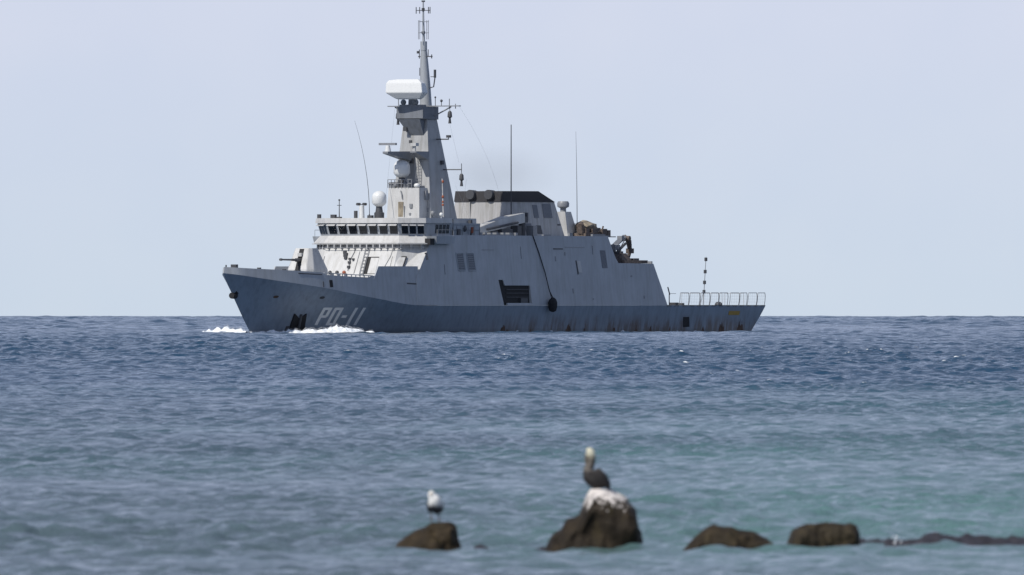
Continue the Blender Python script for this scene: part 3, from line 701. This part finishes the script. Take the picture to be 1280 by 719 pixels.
# ---- funnel
b = MB(); b.frustum((-12.9, -.35, -2.95, 2.95, 9.68), (-11.3, -.6, -2.65, 2.65, 13.12)); fn = b.build('funnel', M['stack'], ship)
b = MB(); b.loft([[(-11.38, -2.74, 13.08), (-.53, -2.74, 13.08), (-.53, 2.74, 13.08), (-11.38, 2.74, 13.08)], [(-8.0, -2.7, 14.17), (-.75, -2.7, 14.14), (-.75, 2.7, 14.14), (-8.0, 2.7, 14.17)]]); b.build('funnel_cap', M['black'], fn)
for v in (-.75, 1.35):
    b = MB(); b.tube([(-1.2, v, 13.75), (-.2, v, 13.8)], .48, 14); b.build('exhaust_pipe', M['dark'], fn, smooth=True)
b = MB(); b.box(-.5, -.42, -.95, -.85, 9.7, 13.05); b.build('wall_pipe', M['stack'], fn)
def fside(z): return 2.95-.3*(z-9.68)/3.44
for s_ in (1, -1):
    for u0, u1, z0, z1, nm, mt in ((-6.75, -7.7, 11.5, 12.8, 'vent', 'louver'), (-8.7, -10.45, 11.5, 12.9, 'vent', 'louver'), (-4.95, -6.25, 9.75, 10.95, 'door', 'louver'), (-7.2, -8.15, 9.9, 10.75, 'hatch', 'dark')):
        side_plate(nm, M[mt], rect(u0, u1, z0, z1, -.25), .04, .12, parent=fn, s_=s_, fn=lambda u, z: fside(z))
    side_plate('pipe_run', M['dark'], rect(-11.6, -12.2, 10.75, 10.9, 0), .04, .12, parent=fn, s_=s_, fn=lambda u, z: fside(z))
# boat crane boom beside the funnel
for s_ in (1,):
    b = MB(); P = lambda u, z: [(u, 3.6, z), (u, 4.4, z)]
    b.loft([[(7.6, 3.6, 9.75), (7.6, 4.4, 9.75), (7.6, 4.4, 10.35), (7.6, 3.6, 10.35)], [(1.4, 3.55, 10.5), (1.4, 4.45, 10.5), (1.4, 4.45, 11.6), (1.4, 3.55, 11.6)]]); bo = b.build('crane_boom', M['light'], ship, bevel=.03)
    b = MB(); b.loft([[(1.4, 3.6, 10.55), (1.4, 4.4, 10.55), (1.4, 4.4, 11.55), (1.4, 3.6, 11.55)], [(-2.1, 3.5, 11.0), (-2.1, 4.5, 11.0), (-2.1, 4.5, 11.95), (-2.1, 3.5, 11.95)]]); b.build('boom_end', M['light'], bo)
    b = MB(); b.box(-2.9, -2.1, 3.6, 4.4, 11.0, 11.6); b.box(-3.3, -3.0, 3.8, 4.2, 11.2, 12.0); b.tube([(-2.4, 4.0, 9.7), (-2.4, 4.0, 11.0)], .35, 10); b.build('crane_drive', M['dark'], bo)
    b = MB(); b.tube([(5.5, 4.5, 10.3), (-.5, 4.6, 11.0)], .12, 8); b.box(3.0, 4.2, 3.7, 4.3, 9.7, 10.2); b.box(.2, 2.4, 3.6, 4.4, 9.7, 10.35); b.box(-1.6, -.8, 3.6, 4.4, 9.7, 10.7); b.build('crane_base', M['dark'], bo)
b = MB(); b.box(-4.4, -3.6, 3.8, 4.6, 9.7, 10.7); b.build('equipment_locker', M['steel'], ship)
whip(-1.25, 3.4, 9.7, 20.75, (0, 0), .075, .05)
whip(-16.1, 2.6, 9.7, 20.2, (0, -.15), .05, .012)
# aft sensor column, dish
b = MB(); b.frustum((-16.9, -14.7, .8, 2.3, 9.69), (-15.9, -14.7, 1.0, 2.0, 12.15)); cl = b.build('sensor_column', M['light'], ship)
b = MB(); b.tube([(-15.2, 1.5, 12.15), (-15.2, 1.5, 12.6)], .3, 10)
b.lathe((-15.2, 1.5, 12.5), [(.3, 0), (.6, .15), (.62, .5), (.5, .7)], 14); b.build('director_dish', M['steel'], cl, smooth=True)
b = MB(); b.box(-17.0, -16.2, 2.0, 2.9, 10.9, 10.97); b.build('bracket', M['dark'], cl)
# parapet bits along the top edge
b = MB()
for u0, u1, h_ in ((-13.0, -15.6, .18), (-3.0, -4.5, .12), (8.8, 3.2, .1), (-8.3, -8.9, .3)): b.box(u1, u0, 5.9, 6.12, 9.68, 9.7+h_)
for u in (9.2, 8.3, 7.2, 6.0, 4.6, 3.4, 2.1): b.box(u-.3, u+.12, 5.4, 5.9, 9.7, 9.98)
b.build('deck_edge_fitting', M['steel'], sup)
# aft crane and its base
b = MB(); b.box(-26.0, -21.2, 1.6, 5.2, 6.98, 7.3); b.frustum((-23.4, -21.4, 2.2, 4.8, 7.3), (-23.0, -22.0, 2.6, 4.4, 8.0)); ac = b.build('deck_crane', M['brown'], ship)
b = MB(); b.tube([(-21.9, 3.2, 7.4), (-22.4, 3.2, 8.6), (-23.1, 3.2, 9.0), (-24.6, 3.2, 9.6), (-25.0, 3.2, 9.55)], [.46, .40, .30, .30, .18], 4); b.box(-23.0, -22.0, 2.8, 3.7, 8.3, 8.85); b.tube([(-22.6, 2.7, 8.6), (-22.6, 3.75, 8.6)], .3, 8); b.box(-24.2, -23.7, 2.95, 3.5, 9.3, 9.75); b.build('crane_arm', M['steel'], ac, whole=True)
b = MB(); b.tube([(-24.8, 3.2, 9.65), (-25.6, 3.2, 9.3), (-25.9, 3.2, 8.3), (-25.6, 3.2, 7.6)], [.28, .34, .24, .2], 4); b.tube([(-25.0, 2.7, 9.5), (-25.0, 3.7, 9.5)], .26, 8); b.box(-26.2, -25.6, 2.9, 3.5, 8.0, 8.5); b.tube([(-25.6, 3.2, 7.7), (-25.3, 3.2, 7.3), (-25.9, 3.2, 7.2)], [.22, .26, .1], 6); b.build('crane_jib', M['brown'], ac, whole=True)
b = MB(); b.tube([(-22.3, 3.6, 8.0), (-24.3, 3.6, 9.0)], .13, 6); b.tube([(-22.0, 2.8, 7.2), (-24.4, 2.8, 8.2)], .17, 6); b.box(-22.9, -21.9, 3.5, 4.1, 7.3, 8.2); b.box(-24.6, -23.6, 2.6, 3.9, 7.25, 7.75); b.tube([(-24.6, 3.5, 9.4), (-25.3, 3.7, 8.9), (-25.4, 3.6, 8.1)], .06, 5); b.tube([(-22.2, 3.9, 8.2), (-22.9, 4.0, 8.9), (-24.2, 3.7, 9.6)], .05, 5); b.tube([(-21.8, 4.3, 7.2), (-22.2, 4.2, 8.3)], .08, 5); b.box(-26.0, -25.0, 3.0, 4.2, 7.2, 7.5); b.build('hydraulic_ram', M['dark'], ac, whole=True)
b = MB(); b.box(-24.9, -24.7, 5.9, 6.35, 6.9, 7.2); b.loft([[(-17.3, 5.9, 7.0), (-18.6, 5.9, 7.0), (-17.2, 5.9, 8.6)], [(-17.3, 5.8, 7.0), (-18.6, 5.8, 7.0), (-17.2, 5.8, 8.6)]]); b.box(-16.6, -15.6, 5.3, 6.0, 9.6, 9.75); b.build('edge_bracket', M['steel'], sup)
# aft deck house gear
b = MB(); b.box(-20.2, -19.0, 1.0, 3.0, 9.6, 10.55); b.box(-15.9, -20.5, .5, 4.6, 9.60, 9.69); b.build('reel_box', M['dark'], ship)
# flight deck with folding nets
b = MB(); b.loft([[(-27.0, 6.78, 2.768), (-40, 6.55, 2.768), (-49.0, 6.08, 2.768), (-49.0, -6.08, 2.768), (-40, -6.55, 2.768), (-27.0, -6.78, 2.768)], [(-27.0, 6.78, 2.80), (-40, 6.55, 2.80), (-49.0, 6.08, 2.80), (-49.0, -6.08, 2.80), (-40, -6.55, 2.80), (-27.0, -6.78, 2.80)]])
fd = b.build('flight_deck', M['deck'], ship)
def edge(u): return Kn(49.4-u)
for s_ in (1, -1):
    b = MB()
    for u in np.arange(-27.5, -49, -1.6): b.box(u-.5, u+.4, s_*(edge(u)+.02), s_*(edge(u)-.1), 2.68, 2.76)
    b.build('deck_edge_strip', M['dark'], fd)
    for u0, u1 in ((-29.7, -31.6), (-31.75, -33.95), (-34.1, -36.2), (-36.35, -38.2), (-38.3, -40.3), (-40.75, -42.9), (-43.0, -44.7), (-44.9, -47.0), (-47.1, -48.9)):
        b = MB()
        e = lambda u, z: (u, s_*(edge(u)-.05+.12*math.sin((z-2.8)*1.6)), z)
        b.tube([e(u0, 2.8), e(u0-.03, 3.2), e(u0-.02, 3.7), e(u0-.12, 4.03), e(u1+.1, 4.03), e(u1+.02, 3.7), e(u1, 3.2), e(u1, 2.8)], .035, 6)
        fr = b.build('safety_net', M['steel'], fd)
        b = MB()
        for k in range(1, 4): u = u0+(u1-u0)*k/4; b.tube([e(u, 2.85), e(u, 4.0)], .007, 4)
        for z in (3.1, 3.4, 3.7): b.tube([e(u0, z), e(u1, z)], .007, 4)
        b.build('mesh_wire', M['light'], fr, whole=True)
for v in (-2.5, 2.5, 0):
    b = MB(); b.tube([(-49.0, v-1.1, 2.8), (-49.0, v-1.1, 4.0), (-49.0, v+1.1, 4.0), (-49.0, v+1.1, 2.8)], .03, 6); b.build('safety_net', M['light'], fd)
b = MB(); b.tube([(-47.0, 0, 2.8), (-47.6, 0, 7.7)], [.05, .035], 6); b.tube([(-46.2, .1, 2.8), (-47.1, 0, 4.3)], .03, 5); st = b.build('light_staff', M['steel'], fd)
for z in (7.45, 6.2, 5.1, 4.15):
    b = MB(); uu = -47.0-.6*(z-2.8)/4.9; b.tube([(uu, 0, z-.18), (uu, 0, z+.18)], .16, 8); b.build('staff_lamp', M['dark'], st)
b = MB(); b.tube([(-28.3, 6.4, 2.8), (-28.3, 6.4, 3.9)], .06, 6); b.tube([(-28.4, 6.4, 3.85), (-28.0, 6.4, 4.6)], .07, 6); b.tube([(-28.3, 6.4, 3.95), (-29.7, 6.4, 3.95)], .02, 4); b.build('deck_post', M['dark'], fd)
b = MB(); b.box(-30.6, -29.9, 5.5, 6.2, 2.8, 3.05); b.ball((-46.6, 2.0, 2.85), .4, .4, .3, 10, 6); b.box(-32.0, -31.6, 5.6, 6.1, 2.8, 3.0); b.build('deck_bollard', M['dark'], fd)

# ---- things resting on or hanging from the ship
X0 = ship.matrix_basis if False else None
def ship_world(u, v, z):
    c, s_ = math.cos(SHIP_TH), math.sin(SHIP_TH)
    return (SHIP_X-u*c+v*s_, SHIP_D-u*s_-v*c, z-SHIP_D**2/(2*EARTH))
RZ = ship.rotation_euler.z
fe = empty('hull_fender', ship_world(-2.85, 7.25, 2.1), RZ)
tag(fe, 'black rubber fender hanging on a rope down the ship\'s grey side', 'fender')
b = MB(); b.lathe((0, 0, 0), [(.1, 0), (.34, .12), (.45, .5), (.46, .95), (.36, 1.25), (.14, 1.45)], 16); b.build('bumper', M['rubber'], fe, smooth=True)
b = MB(); o = (-2.85, 7.25, 2.1)
b.tube([(0, 0, 1.4), (.05, -.35, 2.1), (.5, -.62, 4.0), (1.3, -.85, 5.9), (2.27, -1.0, 7.62)], .05, 6); b.tube([(-.2, 0, 1.3), (.05, -.3, 2.05), (.25, 0, 1.3)], .04, 5); b.build('rope', M['rubber'], fe)
cb_ = empty('covered_equipment', ship_world(-17.9, 2.6, 9.7), RZ)
tag(cb_, 'beige canvas-covered equipment lashed on the deck behind the funnel', 'deck gear')
b = MB()
rings = []
for i, (x, hw, z0_, z1_) in enumerate(((1.5, .45, .6, 1.05), (1.1, .8, .5, 1.35), (.3, .95, .5, 1.6), (-.5, .9, .5, 1.5), (-1.1, .8, .45, 1.25), (-1.5, .4, .5, .95))):
    rings.append([(x+random.uniform(-.15, .15), hw*math.cos(t)*(1+random.uniform(-.14, .14)), z0_+(z1_-z0_)*(.5+.5*math.sin(t))+random.uniform(-.09, .09)) for t in np.linspace(0, 6.283, 15)[:-1]])
b.loft(rings); b.build('canvas_cover', M['canvas'], cb_)
b = MB(); b.box(-1.9, 2.1, -1.0, 1.15, -.05, .3); b.tube([(1.9, .5, .3), (2.0, .5, 1.1), (1.6, .4, 1.3)], [.38, .42, .2], 7); b.box(1.2, 1.9, .2, 1.1, .3, .8); b.tube([(.9, 1.0, .2), (-.9, 1.05, .5)], .16, 6); b.box(-.9, .6, .2, 1.1, .28, .75); b.box(-2.6, -1.7, -.2, 1.0, .0, .75); b.box(-3.3, -2.7, .1, 1.0, .0, .62); b.tube([(-1.2, 1.1, .3), (-1.6, 1.1, 1.0)], .09, 5); b.tube([(2.2, .8, .2), (2.35, .8, 1.2)], .08, 5); b.build('cradle', M['brown'], cb_, whole=True)

# ---- bow wave
def foam_material():
    m, n, l, b = mat_new('foam'); f = noise_n(n, l, mapped(n, l), 2.5, 5, .7)
    l.new(ramp(n, l, f, [(.3, (.62, .68, .74)), (.6, (.9, .91, .92))]), b.inputs['Base Color']); b.inputs['Roughness'].default_value = .9
    return m
M['foam'] = foam_material()
def bow_wave(spray):
    b = MB()
    def ridge(path):
        rings = []
        n = 90; ks = np.linspace(0, len(path)-1, n)
        for q, kk in enumerate(ks):
            i = min(int(kk), len(path)-2); t = kk-i
            u, v, h_, wd = [a+(c-a)*t for a, c in zip(path[i], path[i+1])]
            ring = []
            for j in range(13):
                s = j/12*2-1
                z = h_*(1-abs(s)**1.6)
                nz = noise.noise(Vector((u*1.1, v*1.1+s*wd, q*.05)))*.3+noise.noise(Vector((u*2.6, s*wd*2+v*2, 4)))*.22+noise.noise(Vector((u*9, s*wd*8+v*9, 8)))*.12
                ring.append((u+.3*nz, v+s*wd+.2*nz, -.25+(z+.25)*(1+nz*1.1)+.1*nz))
            rings.append(ring)
        b.loft(rings, caps=False, closed=False)
    P1 = [(44.6, .1, .25, .3), (43.6, 1.0, .3, .5), (42.4, 2.0, .28, .5), (41.4, 2.9, .32, .6), (40.6, 3.8, .42, .7), (39.8, 4.6, .5, .9), (38.9, 5.3, .46, .9), (38.0, 5.9, .66, 1.0), (37.4, 6.2, .7, 1.0), (36.4, 6.5, .45, .9), (35.0, 6.8, .3, .8), (33.6, 7.0, .2, .6), (32, 7.2, .05, .4)]
    P2 = [(44.8, -.1, .25, .3), (44.2, -1.0, .42, .5), (43.6, -2.2, .45, .7), (43.0, -3.4, .52, .8), (42.5, -4.4, .55, .8), (42.0, -5.2, .45, .7), (41.6, -6.4, .28, .6), (41.2, -7.8, .08, .4)]
    if spray: P1, P2 = [[(u, v+.1, h*1.25+.06, w_*.7) for u, v, h, w_ in q] for q in (P1, P2)]
    ridge(P1); ridge(P2)
    for u_, w_ in () if spray else ((21.5, .9), (20.9, .5), (3.5, .6), (-3.4, 1.0), (-3.0, .6), (-18.0, .5), (-29.5, .5), (-33.0, .4)):
        ridge([(u_+w_, 6.7, .02, .2), (u_, 6.8, .2, .35), (u_-w_, 6.9, .02, .2)])
    o = b.build('bow_spray' if spray else 'bow_wave', M['spray'] if spray else M['foam'], None, smooth=True, whole=True)
    o.location = ship.location; o.rotation_euler = ship.rotation_euler; o['kind'] = 'stuff'
    return o
m, n, l, b_ = mat_new('spray'); b_.inputs['Base Color'].default_value = (.85, .87, .88, 1); b_.inputs['Roughness'].default_value = .9
f_ = noise_n(n, l, mapped(n, l, (1, 1, .7)), 3.5, 6, .75); l.new(ramp(n, l, f_, [(.46, (0, 0, 0)), (.70, (.5, .5, .5))]), b_.inputs['Alpha']); M['spray'] = m
tag(bow_wave(False), 'white foam thrown up by the ship\'s bow', 'foam')
tag(bow_wave(True), 'thin torn spray above the foam at the ship\'s bow', 'spray')

# ------------------------------------------------------------------ rocks and reef on the shore side
def rock_material(name, base, guano=False):
    m, n, l, b = mat_new(name)
    v = mapped(n, l); f = noise_n(n, l, v, 6, 6, .65); g = noise_n(n, l, mapped(n, l, (1, 1, .4)), 9, 4)
    c = ramp(n, l, f, [(.3, tuple(x*.45 for x in base)), (.55, base), (.75, tuple(x*1.9 for x in base))])
    c = mix(n, l, ramp(n, l, g, [(.55, (0, 0, 0)), (.7, (.5, .5, .5))]), c, (.055, .043, .018))
    if guano:
        a = n.new('ShaderNodeAttribute'); a.attribute_name = 'guano'
        gn = noise_n(n, l, mapped(n, l, (2.0, 2.0, .22)), 11, 3)
        fac = n.new('ShaderNodeMapRange'); l.new(math_n(n, l, 'ADD', a.outputs['Fac'], math_n(n, l, 'MULTIPLY', math_n(n, l, 'SUBTRACT', gn, .5), 1.7)), fac.inputs[0])
        fac.inputs[1].default_value = .45; fac.inputs[2].default_value = .75
        c = mix(n, l, fac.outputs[0], c, (.68, .63, .59))
    l.new(c, b.inputs['Base Color']); b.inputs['Roughness'].default_value = .7; b.inputs['Specular IOR Level'].default_value = .2
    bp = n.new('ShaderNodeBump'); bp.inputs['Strength'].default_value = .9; bp.inputs['Distance'].default_value = .05
    l.new(f, bp.inputs['Height']); l.new(bp.outputs[0], b.inputs['Normal'])
    return m
RD = 202.0; PX = RD/21333
def rock(name, prof, dist, base_y, depth, label, base, guano=False, seed=0):
    """profile of (x in metres from the picture axis, height above the sea)"""
    k = dist/21333
    pts = [((x-640)*k, max((base_y-y)*k, 0)) for x, y in prof]
    x0, x1 = pts[0][0], pts[-1][0]; xc = (x0+x1)/2
    hs = pchip([p[0] for p in pts], [p[1] for p in pts])
    n, mN = 70, 44; b = MB(); rings = []
    for i in range(n+1):
        t = i/n; x = x0+(x1-x0)*(.5-.5*math.cos(math.pi*t)); h_ = float(hs(x))+.16
        dp = depth*(max(.02, 1-abs(2*t-1)**3.0))**.5
        ring = []
        for j in range(mN+1):
            a = math.pi*j/mN; cy = -math.cos(a); sz = math.sin(a)**.55
            p = Vector((x-xc, dp*cy, -.16+h_*sz))
            nv = Vector((p.x*2.1+seed*7, p.y*2.1, p.z*2.1)); d = .09*noise.noise(nv)+.045*noise.noise(nv*2.7)+.02*noise.noise(nv*6)
            q = p+Vector((d*.5, cy*d*1.8, d*.7*sz))
            ring.append(tuple(q))
        rings.append(ring)
    b.loft(rings, caps=False, closed=False)
    bm_ = rings
    o = b.build(name, rock_material(name+'_stone', base, guano), None, smooth=True)
    o.data.set_sharp_from_angle(angle=R(180))
    o.location = (xc, dist, -dist**2/(2*EARTH))
    if guano:
        at = o.data.attributes.new('guano', 'FLOAT', 'POINT')
        zt = max(p.co.z for p in o.data.vertices)
        at.data.foreach_set('value', [min(1, max(0, (p.co.z-zt*.49)/(zt*.52)))*(1 if p.co.x > -.22 else .5) for p in o.data.vertices])
    tag(o, label, 'rock', 'rocks standing in the shallows'); return o
rock('sea_rock', [(493, 684), (502, 671), (518, 661), (531, 655), (542, 650), (556, 649), (569, 650.5), (573.5, 655), (576, 684)], 202, 682, .33, 'brown wedge-shaped rock with a white bird standing on it, leftmost of the row', (.036, .0255, .0135), seed=1)
rock('sea_rock', [(682, 685), (688, 671), (702, 660), (709, 647), (727, 638), (733, 620), (738, 611), (756, 609), (778, 616), (787, 627), (793.5, 640), (798, 660), (804, 686)], 201, 685, .5, 'tallest dark rock with white droppings streaking its top, under the pelican', (.023, .0165, .0095), True, seed=2)
rock('sea_rock', [(854, 687), (866.5, 672), (887, 658.6), (905, 657.6), (933.6, 661.6), (952, 668.7), (963, 677), (969, 686)], 200, 686, .42, 'low rounded brown rock with no bird, between the tallest rock and the flat-topped one', (.031, .0225, .012), seed=3)
rock('sea_rock', [(982, 690), (986, 672), (990.5, 660.5), (1006.7, 654), (1035, 652.5), (1062.6, 652), (1067.5, 657), (1074, 690)], 201, 684, .38, 'flat-topped block-like brown rock, rightmost of the row', (.033, .0255, .0145), seed=4)
def reef():
    b = MB(); rows = []
    X = np.linspace(-4.0, 11.5, 520); Yv = np.linspace(200.2, 204.0, 16)
    for y in Yv:
        row = []
        for x in X:
            e = 1-abs((y-202.1)/1.9)**2
            hgt = .03+.10*noise.noise(Vector((x*1.1, y*.8, 3)))+.10*noise.noise(Vector((x*2.7, y*2, 9)))+.05*noise.noise(Vector((x*9, y*5, 1)))
            hgt += .085*max(0, min(1, (x-4.3)/.6))-.25*max(0, min(1, (-1.0-x)/.8))-.085*max(0, min(1, (3.4-x)/.4))
            row.append((x, y, -.30+(hgt+.30)*e))
        rows.append(row)
    b.loft(rows, caps=False, closed=False)
    o = b.build('reef', rock_material('reef_stone', (.040, .038, .046)), None, smooth=True); o['kind'] = 'structure'
    return o
reef()

def glint_beads(x, y, seed):  # cluster of white beads modelled in place of glints on the water
    rr = random.Random(seed); b = MB(); k = RD/21333
    for i in range(16):
        a = rr.uniform(-1, 1); t = rr.uniform(0, 1)
        b.ball(((a*5+t*4)*k, rr.uniform(-.05, .05), (12-t*15+rr.uniform(-3, 3))*k), rr.uniform(.007, .015), n=6, m=4)
    o = b.build('glint_beads', M['foam'], None, smooth=True, whole=True); o.location = ((x-640)*k, RD-.3, (684-y)*k)
    tag(o, 'tiny white beads standing in for glints over the low reef', 'glint_beads', kind='stuff')
glint_beads(1119, 682, 3); glint_beads(1164, 688, 5)

# ------------------------------------------------------------------ birds
def colour_mat(name):
    m, n, l, b = mat_new(name); a = n.new('ShaderNodeAttribute'); a.attribute_name = 'tint'
    f = noise_n(n, l, mapped(n, l), 60, 3); c = mix(n, l, 1.0, a.outputs['Color'], ramp(n, l, f, [(.3, (.85, .85, .85)), (.7, (1, 1, 1))]), 'MULTIPLY')
    l.new(c, b.inputs['Base Color']); b.inputs['Roughness'].default_value = .8
    return m
FEATHER = colour_mat('feathers')
def spine_body(name, spine, parent, tint):
    """one continuous surface along a spine of (point, half width, half depth)"""
    b = MB(); n = 18; P = [Vector(s[0]) for s in spine]
    K = len(spine); rings = []
    fx = [pchip(range(K), [s[0][i] for s in spine]) for i in range(3)]; fa = pchip(range(K), [s[1] for s in spine]); fb = pchip(range(K), [s[2] for s in spine])
    T = np.linspace(0, K-1, (K-1)*5+1)
    for t in T:
        p = Vector([f(t) for f in fx]); q = Vector([f(min(t+.05, K-1)) for f in fx])-Vector([f(max(t-.05, 0)) for f in fx]); q.normalize()
        sx = Vector((0, 1, 0)); sx = (sx-q*sx.dot(q)).normalized(); up = q.cross(sx)
        rings.append([tuple(p+sx*fa(t)*math.cos(a)+up*fb(t)*math.sin(a)) for a in np.linspace(0, 2*math.pi, n+1)[:-1]])
    b.loft(rings); o = b.build(name, FEATHER, parent, smooth=True)
    at = o.data.attributes.new('tint', 'FLOAT_COLOR', 'POINT')
    at.data.foreach_set('color', [c for v in o.data.vertices for c in (*tint(v.co), 1)])
    return o
def lathe_mat(o, c):
    at = o.data.attributes.new('tint', 'FLOAT_COLOR', 'POINT'); at.data.foreach_set('color', [x for _ in o.data.vertices for x in (*c, 1)])
k = 201/21333
# pelican: x to the right, sits on the tallest rock, head drawn back over its shoulders
pz = (685-611)*k
pel = empty('pelican', ((746-640)*k, 201, pz), 0)
tag(pel, 'dark brown pelican with pale yellow head perched on the tallest rock', 'bird')
def px(x, y): return ((x-392)/4.494*k, 0, (304-y)/4.494*k)      # metres from the perch point
def pt(co):
    z = co.z/k; 
    if z > 42: return (.70, .66, .50)
    if z > 38: return (.30, .27, .20)
    if z > 22: return (.05, .044, .038) if co.x > -.045 else (.12, .105, .09)
    return (.024, .021, .020)
spine_body('body', [(px(462, 303), .01, .008), (px(450, 282), .06, .05), (px(420, 260), .11, .10), (px(385, 242), .125, .125), (px(355, 222), .10, .10), (px(345, 198), .065, .062), (px(353, 174), .048, .05), (px(362, 150), .044, .046), (px(362, 126), .046, .05), (px(354, 102), .05, .056), (px(345, 88), .04, .04), (px(334, 84), .012, .014)], pel, pt)
b = MB(); b.tube([px(340, 104), px(336, 122), px(335, 150), px(335, 172), px(337, 190)], [.026, .028, .024, .018, .008], 10); o = b.build('bill', FEATHER, pel, smooth=True); lathe_mat(o, (.13, .115, .095))
for s_ in (-1, 1):
    b = MB(); a = [px(345, 212), px(385, 222), px(430, 250), px(468, 300)]
    rg = []
    for (x, _, z), hw, yy in zip(a, (.02, .055, .05, .008), (.085, .11, .1, .03)):
        rg.append([(x+.3*hw*math.cos(t), s_*yy+.018*math.sin(t), z+hw*math.cos(t)) for t in np.linspace(0, 6.283, 11)[:-1]])
    b.loft(rg); o = b.build('wing', FEATHER, pel, smooth=True); lathe_mat(o, (.026, .022, .021))
    b = MB(); b.tube([(-.02, s_*.04, .06), (-.025, s_*.045, -.03)], .014, 6); b.loft([[(-.09, s_*.045-.03, -.03), (-.09, s_*.045+.03, -.03), (.0, s_*.045+.01, -.03), (.0, s_*.045-.01, -.03)], [(-.09, s_*.045-.03, -.018), (-.09, s_*.045+.03, -.018), (.0, s_*.045+.01, -.012), (.0, s_*.045-.01, -.012)]]); o = b.build('leg', FEATHER, pel); lathe_mat(o, (.05, .045, .04))
    b = MB(); p = px(343, 95); b.ball((p[0], s_*.043, p[2]), .007, n=8, m=6); o = b.build('eye', FEATHER, pel); lathe_mat(o, (.02, .02, .02))
# gull: faces the camera a little to the left
k = 202/21333
gull = empty('gull', ((544-640)*k, 202, (682-648)*k), 0)
tag(gull, 'small white gull with dark lower feathers standing on the leftmost rock', 'bird')
def gx(x, y, d=0): return ((x-290)/4.49*k, d, (490-y)/4.49*k)
def gt(co):
    z = co.z/k
    return (.84, .83, .80) if z > 18.5 else (.45, .45, .46) if z > 16.5 else (.05, .052, .06)
spine_body('body', [(gx(305, 448, .16), .01, .012), (gx(303, 436, .11), .05, .03), (gx(298, 420, .04), .085, .075), (gx(292, 400, -.02), .088, .085), (gx(283, 375, -.06), .07, .07), (gx(272, 355, -.07), .045, .046), (gx(268, 340, -.075), .038, .038), (gx(266, 330, -.08), .02, .02), (gx(265, 326, -.082), .004, .004)], gull, gt)
b = MB(); b.tube([gx(266, 343, -.10), gx(262, 347, -.15)], [.012, .003], 8); o = b.build('bill', FEATHER, gull, smooth=True); lathe_mat(o, (.5, .3, .05))
for s_ in (-1, 1):
    b = MB()
    rg = []
    for x, y, d, hw in ((290+s_*30, 385, -.03, .02), (290+s_*40, 410, .03, .045), (290+s_*36, 432, .1, .035), (290+s_*18, 446, .2, .006)):
        c = gx(x, y, d); rg.append([(c[0]+.016*math.sin(t), c[1]+.4*hw*math.cos(t), c[2]+hw*math.cos(t)) for t in np.linspace(0, 6.283, 11)[:-1]])
    b.loft(rg); o = b.build('wing', FEATHER, gull, smooth=True); lathe_mat(o, (.04, .042, .05))
    b = MB(); b.tube([gx(290+s_*22, 450, 0), gx(290+s_*22, 496, 0)], .008, 6); b.box(gx(290+s_*22, 0)[0]-.02, gx(290+s_*22, 0)[0]+.02, -.05, .01, -.012, -.002); o = b.build('leg', FEATHER, gull); lathe_mat(o, (.10, .07, .05))
    b = MB(); p = gx(267+s_*6, 338, -.105); b.ball(p, .006, n=8, m=6); o = b.build('eye', FEATHER, gull); lathe_mat(o, (.02, .02, .02))

# ------------------------------------------------------------------ thin exhaust haze drifting off the funnel
m = bpy.data.materials.new('exhaust'); m.use_nodes = True; n = m.node_tree.nodes; l = m.node_tree.links; n.clear()
out = n.new('ShaderNodeOutputMaterial'); pv = n.new('ShaderNodeVolumePrincipled'); l.new(pv.outputs[0], out.inputs['Volume'])
pv.inputs['Color'].default_value = (.38, .38, .40, 1)
vec = mapped(n, l); g = n.new('ShaderNodeTexGradient'); g.gradient_type = 'SPHERICAL'
mp = n.new('ShaderNodeMapping'); mp.inputs['Scale'].default_value = (1/11, 1/5, 1/3.6); l.new(vec, mp.inputs[0]); l.new(mp.outputs[0], g.inputs[0])
nz = noise_n(n, l, vec, .5, 4, .6)
d = math_n(n, l, 'MULTIPLY', math_n(n, l, 'MULTIPLY', g.outputs[1], nz), .055); l.new(d, pv.inputs['Density'])
b = MB(); b.ball((0, 0, 0), 11, 5, 3.6, 24, 16); o = b.build('exhaust_smoke', m, None)
o.location = ship_world(-2.0, 1.0, 15.6); o.rotation_euler = ship.rotation_euler
tag(o, 'faint grey exhaust haze drifting above the funnel', 'smoke', kind='stuff')
